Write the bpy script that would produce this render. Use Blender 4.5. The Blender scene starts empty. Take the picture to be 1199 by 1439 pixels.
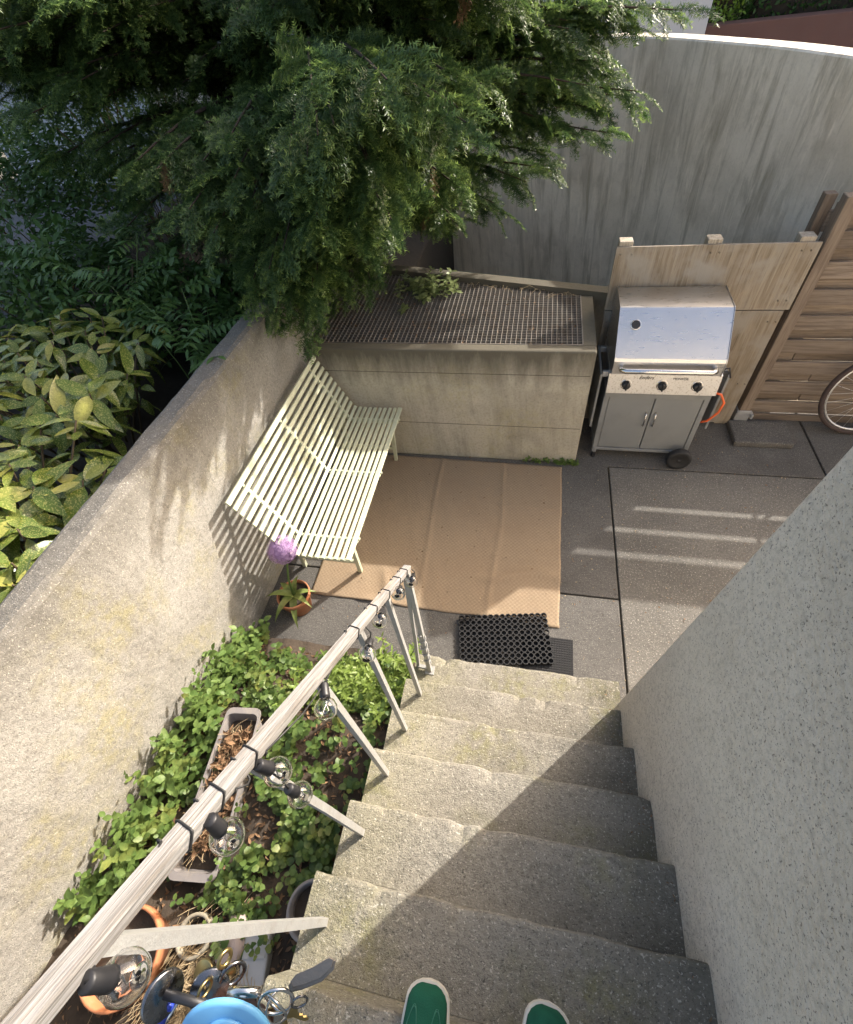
import bpy, bmesh, math, random
import numpy as np
from mathutils import Vector, Matrix, Quaternion
rnd = random.Random(7); npr = np.random.default_rng(7)
scene = bpy.context.scene; COL = scene.collection

# ------------------------------------------------------------------ camera
F_PX, IMG_W, IMG_H = 660.27, 1199.0, 1439.0
CAM_R = np.array([[0.97902462, 0.18022340, -0.09502802],      # world -> image axes (x right, y down, z forward)
                  [0.07833345, -0.76352225, -0.64101298],
                  [-0.18808155, 0.62012362, -0.76162460]])
CAM = np.array([0.0, 0.0, 2.7396])
cd = bpy.data.cameras.new('camera'); cam = bpy.data.objects.new('camera', cd); COL.objects.link(cam)
cd.sensor_fit = 'HORIZONTAL'; cd.sensor_width = 36.0; cd.lens = 36.0 * F_PX / IMG_W
cd.clip_start = 0.02; cd.clip_end = 400
rt = CAM_R.T
cm = Matrix.Identity(4)
for i in range(3):
    cm[i][0] = rt[i][0]; cm[i][1] = -rt[i][1]; cm[i][2] = -rt[i][2]; cm[i][3] = CAM[i]
cam.matrix_world = cm
scene.camera = cam

# ------------------------------------------------------------------ sky, sun, exposure
SUN_EL, SUN_AZ = math.radians(30.6), math.radians(45)     # azimuth from +Y towards +X
world = bpy.data.worlds.new('World'); scene.world = world; world.use_nodes = True
wn = world.node_tree; bg = wn.nodes['Background']
sky = wn.nodes.new('ShaderNodeTexSky'); sky.sky_type = 'NISHITA'; sky.sun_disc = False
sky.sun_elevation = SUN_EL; sky.sun_rotation = SUN_AZ; sky.air_density = 1.0; sky.dust_density = 5.0; sky.ozone_density = 0.6
wn.links.new(sky.outputs[0], bg.inputs[0]); bg.inputs[1].default_value = 0.15
sd = bpy.data.lights.new('sun', 'SUN'); sun = bpy.data.objects.new('sun', sd); COL.objects.link(sun)
sd.energy = 3.0; sd.angle = math.radians(0.55); sd.color = (1.0, 0.995, 0.985)
sv = Vector((math.sin(SUN_AZ) * math.cos(SUN_EL), math.cos(SUN_AZ) * math.cos(SUN_EL), math.sin(SUN_EL)))
sun.rotation_euler = sv.to_track_quat('Z', 'Y').to_euler(); sun.location = (6, 6, 9)
scene.view_settings.view_transform = 'Standard'; scene.view_settings.look = 'None'
scene.view_settings.exposure = 1.42; scene.view_settings.use_white_balance = True; scene.view_settings.white_balance_temperature = 7100; scene.view_settings.white_balance_tint = 11; scene.view_settings.gamma = 1.0; scene.view_settings.use_curve_mapping = False

# ------------------------------------------------------------------ pixel helpers (a pixel gives a direction only)
def ray(px, py): return CAM_R.T @ np.array([px - 599.5, py - 719.5, F_PX])
def on_z(px, py, z): r = ray(px, py); return CAM + r * (z - CAM[2]) / r[2]
def on_x(px, py, x): r = ray(px, py); return CAM + r * x / r[0]
def on_y(px, py, y): r = ray(px, py); return CAM + r * y / r[1]
def at_depth(px, py, d): return CAM + ray(px, py) * d / F_PX

# ------------------------------------------------------------------ materials
class NT:
    def __init__(s, name):
        s.m = bpy.data.materials.new(name); s.m.use_nodes = True
        s.t = s.m.node_tree; s.n = s.t.nodes; s.b = s.n['Principled BSDF']
        s.out = s.n['Material Output']; s.pos = None
    def node(s, ty, **kw):
        n = s.n.new(ty)
        for k, v in kw.items(): setattr(n, k, v)
        return n
    def link(s, a, b): s.t.links.new(a, b)
    def coord(s, sc=(1, 1, 1), loc=(0, 0, 0), rot=(0, 0, 0), kind='pos'):
        if kind == 'pos':
            g = s.node('ShaderNodeNewGeometry').outputs['Position']
        else:
            g = s.node('ShaderNodeTexCoord').outputs[kind]
        if any(rot):
            m0 = s.node('ShaderNodeMapping'); m0.inputs['Rotation'].default_value = rot; s.link(g, m0.inputs[0]); g = m0.outputs[0]
        mp = s.node('ShaderNodeMapping'); mp.inputs['Scale'].default_value = sc
        mp.inputs['Location'].default_value = loc
        s.link(g, mp.inputs[0]); return mp.outputs[0]
    def noise(s, scale, detail=3, vec=None, rough=.55, dist=0):
        n = s.node('ShaderNodeTexNoise'); n.inputs['Scale'].default_value = scale
        n.inputs['Detail'].default_value = detail; n.inputs['Roughness'].default_value = rough
        n.inputs['Distortion'].default_value = dist
        s.link(vec or s.coord(), n.inputs['Vector']); return n.outputs['Fac']
    def voronoi(s, scale, vec=None, feature='F1', out='Distance'):
        n = s.node('ShaderNodeTexVoronoi', feature=feature); n.inputs['Scale'].default_value = scale
        s.link(vec or s.coord(), n.inputs['Vector']); return n.outputs[out]
    def rng(s, f, a, b, c=0., d=1.):
        n = s.node('ShaderNodeMapRange'); n.inputs[1].default_value = a; n.inputs[2].default_value = b
        n.inputs[3].default_value = c; n.inputs[4].default_value = d; s.link(f, n.inputs[0]); return n.outputs[0]
    def mul(s, a, b, op='MULTIPLY'):
        n = s.node('ShaderNodeMath', operation=op)
        for i, v in enumerate((a, b)):
            if isinstance(v, (int, float)): n.inputs[i].default_value = v
            else: s.link(v, n.inputs[i])
        return n.outputs[0]
    def mix(s, a, b, f, blend='MIX'):
        n = s.node('ShaderNodeMix', data_type='RGBA', blend_type=blend)
        for v, i in ((f, 0), (a, 6), (b, 7)):
            if isinstance(v, (tuple, list)): n.inputs[i].default_value = (*v[:3], 1)
            elif isinstance(v, (int, float)): n.inputs[i].default_value = v
            else: s.link(v, n.inputs[i])
        return n.outputs[2]
    def bump(s, h, strength=.3, dist=.01, prev=None):
        n = s.node('ShaderNodeBump'); n.inputs['Strength'].default_value = strength; n.inputs['Distance'].default_value = dist
        s.link(h, n.inputs['Height'])
        if prev is not None: s.link(prev, n.inputs['Normal'])
        return n.outputs[0]
    def fin(s, col, rough=.8, nrm=None, metal=0., spec=None):
        if isinstance(col, (tuple, list)): s.b.inputs['Base Color'].default_value = (*col[:3], 1)
        else: s.link(col, s.b.inputs['Base Color'])
        if isinstance(rough, (int, float)): s.b.inputs['Roughness'].default_value = rough
        else: s.link(rough, s.b.inputs['Roughness'])
        s.b.inputs['Metallic'].default_value = metal
        if spec is not None: s.b.inputs['Specular IOR Level'].default_value = spec
        if nrm is not None: s.link(nrm, s.b.inputs['Normal'])
        return s.m

def concrete(name, base, dark, light=None, speck=.0, speck_scale=220, speck_col=(.09, .085, .075), streak=0., lichen=0., stain=.6,
             bump=.35, grit=260, lichen_col=(.42, .37, .12), light_speck=0., band=None, top=0., edge=False, fine_amt=.5):
    s = NT(name)
    big = s.noise(1.6, 4, dist=.4); mid = s.noise(7, 5, rough=.65); fine = s.noise(60, 3)
    c = s.mix(base, dark, s.mul(s.rng(big, .42, .72), stain))
    c = s.mix(c, dark, s.mul(s.rng(mid, .52, .75), stain * .7))
    if light: c = s.mix(c, light, s.mul(s.rng(s.noise(4.1, 4), .55, .75), .6))
    if streak:
        v = s.coord((5, 5, .55), rot=(.0, .10, 0)); st = s.noise(2.0, 6, v, .68, .5)
        c = s.mix(c, dark, s.mul(s.rng(st, .48, .68), streak))
        v2 = s.coord((13, 13, 1.3), rot=(0, .12, 0)); st2 = s.noise(1.6, 5, v2, .7, .4)
        c = s.mix(c, tuple(x * 1.18 for x in base), s.mul(s.rng(st2, .55, .7), streak * .6))
    if lichen:
        l = s.mul(s.rng(s.noise(2.7, 4, s.coord(loc=(3, 1, 7))), .5, .66), s.rng(s.noise(25, 4), .35, .6))
        c = s.mix(c, lichen_col, s.mul(l, lichen))
    if band:                                   # algae washed down from the rim
        sep = s.node('ShaderNodeSeparateXYZ'); s.link(s.node('ShaderNodeNewGeometry').outputs['Position'], sep.inputs[0])
        zz = s.mul(sep.outputs[2], s.mul(s.noise(3.2, 5, s.coord((4, 4, .8)), .7), .34), 'ADD')
        c = s.mix(c, tuple(x * .55 for x in dark), s.mul(s.rng(zz, band[0], band[1]), band[2]))
    if edge:                                   # darker towards the house wall, moss at the open end
        sep = s.node('ShaderNodeSeparateXYZ'); s.link(s.node('ShaderNodeNewGeometry').outputs['Position'], sep.inputs[0])
        xx = s.mul(sep.outputs[0], s.mul(s.noise(5, 5, rough=.7), .45), 'ADD')
        c = s.mix(c, (.085, .082, .062), s.mul(s.rng(xx, .50, .86), .75))
        c = s.mix(c, lichen_col, s.mul(s.rng(xx, .05, -.32), .28))
    if top:                                    # lichen and dirt settled on the upward face
        sep = s.node('ShaderNodeSeparateXYZ'); s.link(s.node('ShaderNodeNewGeometry').outputs['Normal'], sep.inputs[0])
        c = s.mix(c, tuple(x * .75 for x in dark), s.mul(s.mul(s.rng(sep.outputs[2], .3, .8), s.rng(s.noise(14, 5, rough=.7), .3, .6, .35, 1.)), top))
    c = s.mix(c, tuple(x * .55 for x in dark), s.mul(s.rng(fine, .48, .75), fine_amt))
    if speck:
        sp = s.rng(s.noise(speck_scale, 2, rough=.7), .60, .66)
        c = s.mix(c, speck_col, s.mul(sp, speck))
    if light_speck:
        sp = s.rng(s.noise(speck_scale * .8, 2, s.coord(loc=(5, 5, 5)), .7), .6, .66)
        c = s.mix(c, (.62, .58, .5), s.mul(sp, light_speck))
    n = s.bump(s.noise(grit, 3, rough=.7), bump, .006)
    n = s.bump(s.noise(22, 5, rough=.6), bump * .6, .015, n)
    return s.fin(c, .88, n, spec=.25)

def plain(name, col, rough=.6, metal=0., var=.25, scale=18, bump=.1, bscale=120, spec=None, dirt=None, dirt_amt=.5):
    s = NT(name)
    c = s.mix(tuple(x * (1 - var) for x in col), tuple(min(1, x * (1 + var)) for x in col), s.noise(scale, 4))
    if dirt: c = s.mix(c, dirt, s.mul(s.rng(s.noise(scale * .7, 5, s.coord(loc=(9, 2, 4)), .65), .5, .7), dirt_amt))
    n = s.bump(s.noise(bscale, 3), bump, .004) if bump else None
    r = s.rng(s.noise(scale * 2, 3), .3, .7, max(.02, rough - .1), min(1, rough + .12))
    return s.fin(c, r, n, metal, spec)

def wood(name, light, dark, axis=0, grain=1., grey=None, rough=.8, scale=1.0):
    s = NT(name)
    sc = [38 * scale] * 3; sc[axis] = 2.2 * scale
    v = s.coord(tuple(sc)); g = s.noise(1.3, 5, v, .65, .6)
    sc2 = [140 * scale] * 3; sc2[axis] = 4.5 * scale
    g2 = s.noise(1.1, 3, s.coord(tuple(sc2)), .6)
    c = s.mix(light, dark, s.rng(g, .38, .68))
    c = s.mix(c, tuple(x * .45 for x in dark), s.mul(s.rng(g2, .56, .72), .75 * grain))
    if grey: c = s.mix(c, grey, s.rng(s.noise(5, 4), .45, .62))
    isl = s.node('ShaderNodeObjectInfo').outputs['Random']
    c = s.mix(c, tuple(x * .6 for x in dark), s.rng(isl, .3, 1., 0., .45))
    n = s.bump(s.mul(g, g2, 'ADD'), .5 * grain, .004)
    return s.fin(c, rough, n, spec=.25)

def foliage(name, c1, c2, c3=None, rough=.45, trans=.3, spots=None, tint=False, spec=.4, patch=None):
    s = NT(name)
    r = s.node('ShaderNodeNewGeometry').outputs['Random Per Island']
    oi = s.node('ShaderNodeObjectInfo').outputs['Random']
    rr = s.mul(s.mul(r, oi, 'ADD'), .5)
    c = s.mix(c1, c2, rr if not tint else r)
    if c3: c = s.mix(c, c3, s.rng(s.noise(6, 3), .55, .7, 0, .8))
    if spots:
        sp = s.rng(s.noise(170, 2, s.coord(kind='Object')), .53, .60)
        c = s.mix(c, spots, s.mul(sp, .6))
    if patch:
        c = s.mix(c, patch, s.rng(oi, .72, .95, 0, .55))
    if tint:
        a = s.node('ShaderNodeAttribute', attribute_name='tint').outputs['Fac']
        c = s.mix(c, tint, a)
    nb = s.bump(s.noise(90, 3), .35, .004)
    c = s.mix(c, tuple(x * .6 for x in c1), s.rng(s.noise(55, 3), .5, .75, 0, .5))
    s.fin(c, rough, nb, 0, spec)
    tr = s.node('ShaderNodeBsdfTranslucent'); s.link(s.mix(c, (1.0, 1.0, .35), .25, 'MULTIPLY') if False else c, tr.inputs[0])
    mx = s.node('ShaderNodeMixShader'); mx.inputs[0].default_value = trans
    s.link(s.b.outputs[0], mx.inputs[1]); s.link(tr.outputs[0], mx.inputs[2]); s.link(mx.outputs[0], s.out.inputs[0])
    return s.m

M = {}
M['step'] = concrete('step_concrete', (.30, .278, .232), (.155, .142, .115), (.37, .345, .295), speck=.8, speck_scale=150, lichen=.6, bump=.9, grit=190, light_speck=.55, lichen_col=(.235, .225, .08), edge=True)
M['patio'] = concrete('patio_concrete', (.120, .113, .104), (.07, .066, .061), (.15, .142, .13), speck=.6, speck_scale=200, bump=.5, light_speck=.4, stain=.8)
M['patio2'] = concrete('patio_pebble', (.165, .155, .138), (.10, .094, .084), None, speck=.65, speck_scale=140, bump=.6, grit=160, light_speck=.55, stain=.7)
M['lwall'] = concrete('garden_wall_concrete', (.33, .315, .285), (.195, .18, .155), (.40, .385, .355), speck=.65, speck_scale=170, lichen=.42, bump=.8, grit=200, light_speck=.45, top=.55, lichen_col=(.33, .29, .095), band=(1.33, 1.66, .8), stain=.75)
M['box'] = concrete('shaft_concrete', (.47, .43, .345), (.22, .198, .15), (.53, .49, .40), streak=.5, speck=.16, speck_scale=70, lichen=.2, bump=.5, band=(.86, 1.12, 1.), top=.3, fine_amt=.3)
M['back'] = concrete('retaining_concrete', (.78, .71, .60), (.42, .37, .285), (.82, .755, .65), streak=.95, stain=.55, bump=.35, fine_amt=.12)
M['house'] = concrete('house_render', (.67, .615, .53), (.50, .45, .375), None, speck=.95, speck_scale=160, speck_col=(.20, .182, .158), bump=1.0, grit=150, stain=.6, streak=.15)
M['joint'] = plain('joint_moss', (.045, .04, .028), .95, scale=60, bump=.4)
M['soil'] = plain('soil', (.055, .040, .028), .95, var=.5, scale=40, bump=.9, bscale=60)
M['garden'] = plain('garden_soil', (.035, .028, .02), .95, var=.5, scale=30, bump=.8, bscale=50)
M['asphalt'] = plain('asphalt', (.085, .09, .10), .9, var=.2, scale=12, bump=.4)
M['terrain'] = plain('terrain', (.12, .11, .09), .95, var=.3, scale=3, bump=.3)
M['grey_wall'] = plain('grey_render', (.40, .42, .46), .85, var=.06, scale=3, bump=.15)
M['red_wall'] = plain('red_brown_wall', (.115, .06, .052), .85, var=.25, scale=4, bump=.3, bscale=40)
M['cream'] = plain('cream_paint', (.55, .57, .42), .42, var=.06, scale=14, bump=.06, dirt=(.42, .40, .24), dirt_amt=.45)
M['rail'] = None
M['steel_paint'] = plain('grey_steel_paint', (.32, .32, .31), .5, var=.18, scale=40, bump=.25, bscale=180, dirt=(.25, .22, .18))
M['black'] = plain('black_plastic', (.018, .018, .02), .42, var=.2, bump=.05)
M['cable'] = plain('black_cable', (.02, .02, .02), .55, var=.2, bump=0)
M['rubber'] = plain('black_rubber', (.012, .012, .013), .7, var=.3, scale=50, bump=.2, dirt=(.03, .028, .026), dirt_amt=.25)
M['terracotta'] = plain('terracotta', (.50, .19, .085), .75, var=.15, scale=30, bump=.15, dirt=(.42, .30, .2), dirt_amt=.4)
M['grey_plastic'] = plain('grey_plastic', (.21, .195, .19), .55, var=.12, scale=25, bump=.08, dirt=(.32, .29, .25))
M['straw'] = plain('dry_straw', (.42, .32, .19), .85, var=.35, scale=60, bump=0)
M['litter'] = plain('leaf_litter', (.20, .115, .06), .85, var=.5, scale=50, bump=.2)
M['stone'] = plain('pale_stone', (.27, .24, .18), .9, var=.25, scale=22, bump=.6, bscale=60)
M['stone2'] = plain('pinkish_stone', (.40, .33, .30), .9, var=.25, scale=22, bump=.5, bscale=60)
M['white_plastic'] = plain('white_plastic', (.40, .40, .39), .5, var=.1, scale=20, bump=.05)
M['galv'] = plain('galvanised', (.50, .51, .52), .45, .7, .15, 25, .1)
M['grate'] = plain('grating_steel', (.22, .20, .175), .6, .35, .3, 20, .15, dirt=(.14, .09, .05))
M['cabinet'] = plain('bbq_grey_paint', (.245, .252, .25), .42, .25, .08, 10, .03, dirt=(.2, .2, .19), dirt_amt=.4)
M['orange'] = plain('orange_hose', (.72, .12, .03), .45, var=.1, bump=0)
M['bark'] = plain('bark', (.055, .036, .026), .95, var=.4, scale=25, bump=.8, bscale=45)
M['twig'] = plain('twig', (.11, .08, .045), .9, var=.3, scale=40, bump=.3)
M['green_stem'] = plain('green_stem', (.10, .16, .04), .6, var=.2, bump=0)
M['suede'] = plain('green_suede', (.012, .085, .052), .9, var=.3, scale=45, bump=.25, bscale=300, spec=.15)
M['thread'] = plain('green_stitching', (.03, .15, .10), .8, var=.1, bump=0)
M['sole'] = plain('cream_sole', (.58, .54, .47), .7, var=.1, scale=40, bump=.1)
M['insole'] = plain('dark_lining', (.03, .03, .03), .9, bump=0)
M['brass'] = plain('brass', (.42, .32, .14), .35, 1., .15, 60, .02)
M['chrome'] = plain('polished_steel', (.62, .61, .60), .16, 1., .1, 60, 0)
M['steel_dark'] = plain('dark_steel', (.22, .22, .23), .25, 1., .1, 60, 0)
M['blue'] = plain('light_blue_plastic', (.14, .42, .72), .45, var=.05, bump=.03)
M['blue2'] = plain('deep_blue_plastic', (.02, .05, .38), .35, var=.05, bump=0)
M['leather'] = plain('brown_leather', (.22, .105, .07), .7, var=.2, scale=60, bump=.2)
M['greyfob'] = plain('grey_leather', (.25, .225, .20), .85, var=.15, scale=80, bump=.25)
M['rust_tyre'] = plain('worn_tyre', (.05, .034, .03), .85, var=.3, scale=30, bump=.3, dirt=(.09, .07, .06))
M['bike'] = plain('bike_paint', (.03, .05, .09), .35, var=.1, bump=0)
M['alu'] = plain('aluminium', (.62, .62, .62), .35, .9, .1, 30, 0)
M['allium'] = foliage('allium_petals', (.50, .30, .58), (.72, .56, .76), rough=.6, trans=.35)
M['allium_leaf'] = foliage('allium_leaf', (.16, .24, .06), (.30, .34, .10), (.42, .38, .14), trans=.3)
M['mint'] = foliage('mint_leaf', (.075, .15, .035), (.20, .28, .075), (.26, .28, .07), trans=.3, rough=.5)
M['cover'] = foliage('ground_cover_leaf', (.05, .11, .028), (.17, .24, .06), (.24, .25, .06), trans=.3)
M['feather'] = foliage('feathery_leaf', (.17, .26, .05), (.26, .33, .08), None, trans=.35)
M['aucuba'] = foliage('spotted_laurel_leaf', (.06, .11, .022), (.19, .25, .05), None, rough=.22, trans=.22, spots=(.46, .43, .13), spec=.5, patch=(.45, .39, .10))
M['pinnate'] = foliage('pinnate_leaf', (.06, .135, .035), (.10, .18, .045), None, rough=.4, trans=.3)
M['weed'] = foliage('weed_leaf', (.20, .26, .09), (.30, .34, .15), None, trans=.3)
M['yew'] = foliage('yew_needles', (.04, .088, .03), (.095, .16, .05), None, rough=.38, trans=.45, tint=(.30, .42, .11), spec=.5)
M['hedge'] = foliage('hedge_leaf', (.03, .085, .02), (.06, .13, .03), None, trans=.25)
M['bright_bush'] = foliage('bright_bush_leaf', (.12, .24, .03), (.2, .33, .05), None, trans=.3)
M['fence'] = wood('fence_board', (.265, .215, .172), (.145, .112, .086), 0, 1.0)
M['post'] = wood('fence_post_wood', (.27, .215, .165), (.15, .112, .085), 2, .9)
M['post_pale'] = wood('weathered_post', (.46, .41, .33), (.26, .22, .17), 2, .9)
M['ply'] = wood('plywood', (.31, .262, .198), (.17, .13, .09), 2, 1., (.29, .262, .22), .75, .7)

def rail_material():
    s = NT('weathered_white_paint')
    # grain runs down the handrail (slope in Y/Z)
    v = s.coord((110, 3.0, 110), rot=(math.atan(.84), 0, 0)); g = s.noise(1.6, 5, v, .65, .3)
    v2 = s.coord((260, 5, 260), rot=(math.atan(.84), 0, 0)); g2 = s.noise(1.2, 3, v2)
    c = s.mix((.285, .278, .27), (.15, .137, .124), s.rng(g, .44, .64))
    c = s.mix(c, (.20, .17, .145), s.mul(s.rng(g2, .57, .66), .8))
    c = s.mix(c, (.40, .25, .15), s.mul(s.rng(s.noise(1.0, 4, s.coord((70, 1.6, 70), rot=(math.atan(.84), 0, 0), loc=(4, 2, 1))), .60, .68), .5))
    n = s.bump(s.mul(g, g2, 'ADD'), .6, .004)
    return s.fin(c, .7, n, spec=.3)
M['rail'] = rail_material()

def rug_material():
    s = NT('woven_jute')
    ch = s.node('ShaderNodeTexChecker'); ch.inputs['Scale'].default_value = 70; s.link(s.coord(), ch.inputs[0])
    w = s.noise(100, 3, rough=.7)
    c = s.mix((.255, .19, .13), (.385, .295, .20), w)
    c = s.mix(c, (.20, .14, .09), s.mul(ch.outputs['Fac'], .32))
    c = s.mix(c, (.27, .19, .125), s.mul(s.rng(s.noise(2.2, 4), .45, .7), .45))
    c = s.mix(c, (.10, .075, .05), s.mul(s.rng(s.noise(28, 3, s.coord(loc=(2, 2, 2))), .70, .74), .8))
    n = s.bump(s.mul(ch.outputs['Fac'], w, 'ADD'), .5, .004)
    return s.fin(c, .95, n, spec=.1)
M['rug'] = rug_material()

def steel_material(name, rough, streak=True, speck=0.):
    s = NT(name)
    c = s.mix((.66, .66, .67), (.58, .575, .57), s.noise(6, 4, s.coord((1, 1, .2))))
    c = s.mix(c, (.30, .27, .24), s.mul(s.rng(s.noise(30, 4, s.coord(loc=(1, 5, 2)), .6), .70, .76), .16))
    if speck: c = s.mix(c, (.16, .12, .09), s.mul(s.rng(s.noise(85, 4, rough=.7), .55, .62), speck))
    r = s.rng(s.noise(3, 5, s.coord((4, 40, 40))), .3, .7, rough - .04, rough + .05)
    return s.fin(c, r, s.bump(s.noise(3, 3, s.coord((3, 150, 150))), .05, .002), 1.0)
M['lid'] = steel_material('lid_stainless', .30)
M['panel'] = steel_material('panel_stainless', .38, speck=.4)

def glass_material():
    s = NT('clear_glass'); b = s.b
    b.inputs['Base Color'].default_value = (1, 1, 1, 1); b.inputs['Roughness'].default_value = .02
    b.inputs['Transmission Weight'].default_value = 1.0; b.inputs['IOR'].default_value = 1.45
    return s.m
M['glass'] = glass_material()

# ------------------------------------------------------------------ mesh helpers
class MB:
    def __init__(s): s.v = []; s.f = []; s.smooth = []
    def add(s, V, F, smooth=False):
        o = len(s.v); s.v += [tuple(map(float, p)) for p in V]
        s.f += [tuple(i + o for i in f) for f in F]; s.smooth += [smooth] * len(F); return s
    def box(s, lo, hi, bevel=0., rot=None, piv=None):
        bm = bmesh.new(); bmesh.ops.create_cube(bm, size=1)
        for v in bm.verts: v.co = Vector([lo[i] + (v.co[i] + .5) * (hi[i] - lo[i]) for i in range(3)])
        if bevel: bmesh.ops.bevel(bm, geom=bm.edges[:], offset=bevel, segments=2, affect='EDGES', profile=.5)
        if rot is not None:
            pv = Vector(piv if piv else [(lo[i] + hi[i]) / 2 for i in range(3)])
            for v in bm.verts: v.co = rot @ (v.co - pv) + pv
        bm.verts.index_update()
        s.add([v.co[:] for v in bm.verts], [[v.index for v in f.verts] for f in bm.faces]); bm.free(); return s
    def tube(s, pts, r, n=8, cap=True, sq=False):
        pts = [Vector(p) for p in pts]; rs = r if isinstance(r, (list, tuple)) else [r] * len(pts)
        V = []; F = []; ref = None
        for i, p in enumerate(pts):
            a = pts[max(0, i - 1)]; b = pts[min(len(pts) - 1, i + 1)]; t = (b - a).normalized()
            if ref is None:
                ref = Vector((0, 0, 1)) if abs(t.z) < .9 else Vector((1, 0, 0))
            u = t.cross(ref).normalized(); w = u.cross(t); ref = w
            for k in range(n):
                an = 2 * math.pi * (k + (.5 if sq else 0)) / n; m = math.sqrt(2) if sq else 1
                V.append(p + (u * math.cos(an) + w * math.sin(an)) * rs[i] * m)
        for i in range(len(pts) - 1):
            for k in range(n):
                F.append((i * n + k, i * n + (k + 1) % n, (i + 1) * n + (k + 1) % n, (i + 1) * n + k))
        if cap:
            F.append(tuple(range(n))[::-1]); F.append(tuple((len(pts) - 1) * n + k for k in range(n)))
        return s.add(V, F, not sq)
    def lathe(s, prof, c=(0, 0, 0), n=24, rot=None, smooth=True):
        V = []; F = []
        for (r, z) in prof:
            for k in range(n):
                a = 2 * math.pi * k / n; p = Vector((r * math.cos(a), r * math.sin(a), z))
                if rot is not None: p = rot @ p
                V.append(p + Vector(c))
        for i in range(len(prof) - 1):
            for k in range(n):
                F.append((i * n + k, i * n + (k + 1) % n, (i + 1) * n + (k + 1) % n, (i + 1) * n + k))
        return s.add(V, F, smooth)
    def prism(s, poly, axis, a, b, smooth=False):     # polygon in the two other axes, extruded along axis
        o = [i for i in range(3) if i != axis]; n = len(poly); V = []
        for t in (a, b):
            for p in poly:
                q = [0, 0, 0]; q[axis] = t; q[o[0]] = p[0]; q[o[1]] = p[1]; V.append(q)
        F = [(i, (i + 1) % n, n + (i + 1) % n, n + i) for i in range(n)] + [tuple(range(n))[::-1], tuple(range(n, 2 * n))]
        return s.add(V, F, smooth)
    def sphere(s, c, r, n=14, m=9, sc=(1, 1, 1)):
        prof = [(max(1e-4, math.sin(math.pi * i / m)) * r, -math.cos(math.pi * i / m) * r) for i in range(m + 1)]
        o = len(s.v); s.lathe(prof, (0, 0, 0), n)
        for i in range(o, len(s.v)): s.v[i] = tuple(s.v[i][k] * sc[k] + c[k] for k in range(3))
        return s

ORG = {}
def mesh_of(name, mb, mat, org=(0, 0, 0), fix=True):
    me = bpy.data.meshes.new(name)
    me.from_pydata([(v[0] - org[0], v[1] - org[1], v[2] - org[2]) for v in mb.v], [], mb.f)
    me.polygons.foreach_set('use_smooth', mb.smooth)
    if fix:
        bm = bmesh.new(); bm.from_mesh(me); bmesh.ops.recalc_face_normals(bm, faces=bm.faces[:]); bm.to_mesh(me); bm.free()
    me.materials.append(mat); me.update(); return me
def tag(o, label=None, cat=None, group=None, kind=None):
    for k, v in (('label', label), ('category', cat), ('group', group), ('kind', kind)):
        if v: o[k] = v
    return o
def link(name, me, parent=None, loc=(0, 0, 0)):
    o = bpy.data.objects.new(name, me); COL.objects.link(o); o.location = loc
    if parent: o.parent = parent
    return o
def obj(name, mb, mat, parent=None, fix=True):
    """one mesh object from world coordinates; its origin is the parent's (or the thing's own base)"""
    if parent:
        org = ORG[parent.name]; o = link(name, mesh_of(name, mb, mat, org, fix), parent); ORG[o.name] = org
    else:
        vs = np.array(mb.v); lo, hi = vs.min(0), vs.max(0); org = ((lo[0] + hi[0]) / 2, (lo[1] + hi[1]) / 2, lo[2])
        o = link(name, mesh_of(name, mb, mat, org, fix), None, org); ORG[o.name] = org
    return o
def thing(name, loc, label, cat, group=None):
    o = bpy.data.objects.new(name, None); COL.objects.link(o); o.location = loc; o.empty_display_size = .1
    ORG[o.name] = tuple(loc); return tag(o, label, cat, group)

def np_mesh(name, V, F, mat, parent=None, tint=None, org=(0, 0, 0), smooth=False):
    """fast mesh from arrays; F is (n,3) or (n,4)"""
    me = bpy.data.meshes.new(name); k = F.shape[1]
    V = V - np.array(org)
    me.vertices.add(len(V)); me.vertices.foreach_set('co', V.astype(np.float32).ravel())
    me.loops.add(F.size); me.loops.foreach_set('vertex_index', F.astype(np.int32).ravel())
    me.polygons.add(len(F)); me.polygons.foreach_set('loop_start', np.arange(0, F.size, k, dtype=np.int32))
    me.polygons.foreach_set('loop_total', np.full(len(F), k, dtype=np.int32))
    if smooth: me.polygons.foreach_set('use_smooth', np.ones(len(F), dtype=bool))
    if tint is not None:
        a = me.attributes.new('tint', 'FLOAT', 'FACE'); a.data.foreach_set('value', tint.astype(np.float32))
    me.materials.append(mat); me.update(calc_edges=True); me.validate()
    o = bpy.data.objects.new(name, me); COL.objects.link(o)
    if parent: o.parent = parent
    else: o.location = org
    return o
def frame(x, up=(0, 0, 1), roll=0.):
    x = np.array(x, float); x /= np.linalg.norm(x); up = np.array(up, float)
    y = np.cross(up, x); 
    if np.linalg.norm(y) < 1e-3: y = np.cross((0, 1, 0), x)
    y /= np.linalg.norm(y); z = np.cross(x, y)
    c, s_ = math.cos(roll), math.sin(roll)
    return np.stack([x, y * c + z * s_, z * c - y * s_], 1)
def scatter(templates, picks, Rs, Ps, Ss):
    """join many placed copies of template (V,F[,tint]) arrays"""
    VV, FF, TT = [], [], []; off = 0
    for k, R, P, S in zip(picks, Rs, Ps, Ss):
        t = templates[k]; VV.append((t[0] * S) @ R.T + P); FF.append(t[1] + off); off += len(t[0])
        if len(t) > 2: TT.append(t[2])
    return np.concatenate(VV), np.concatenate(FF), (np.concatenate(TT) if TT else None)

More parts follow.
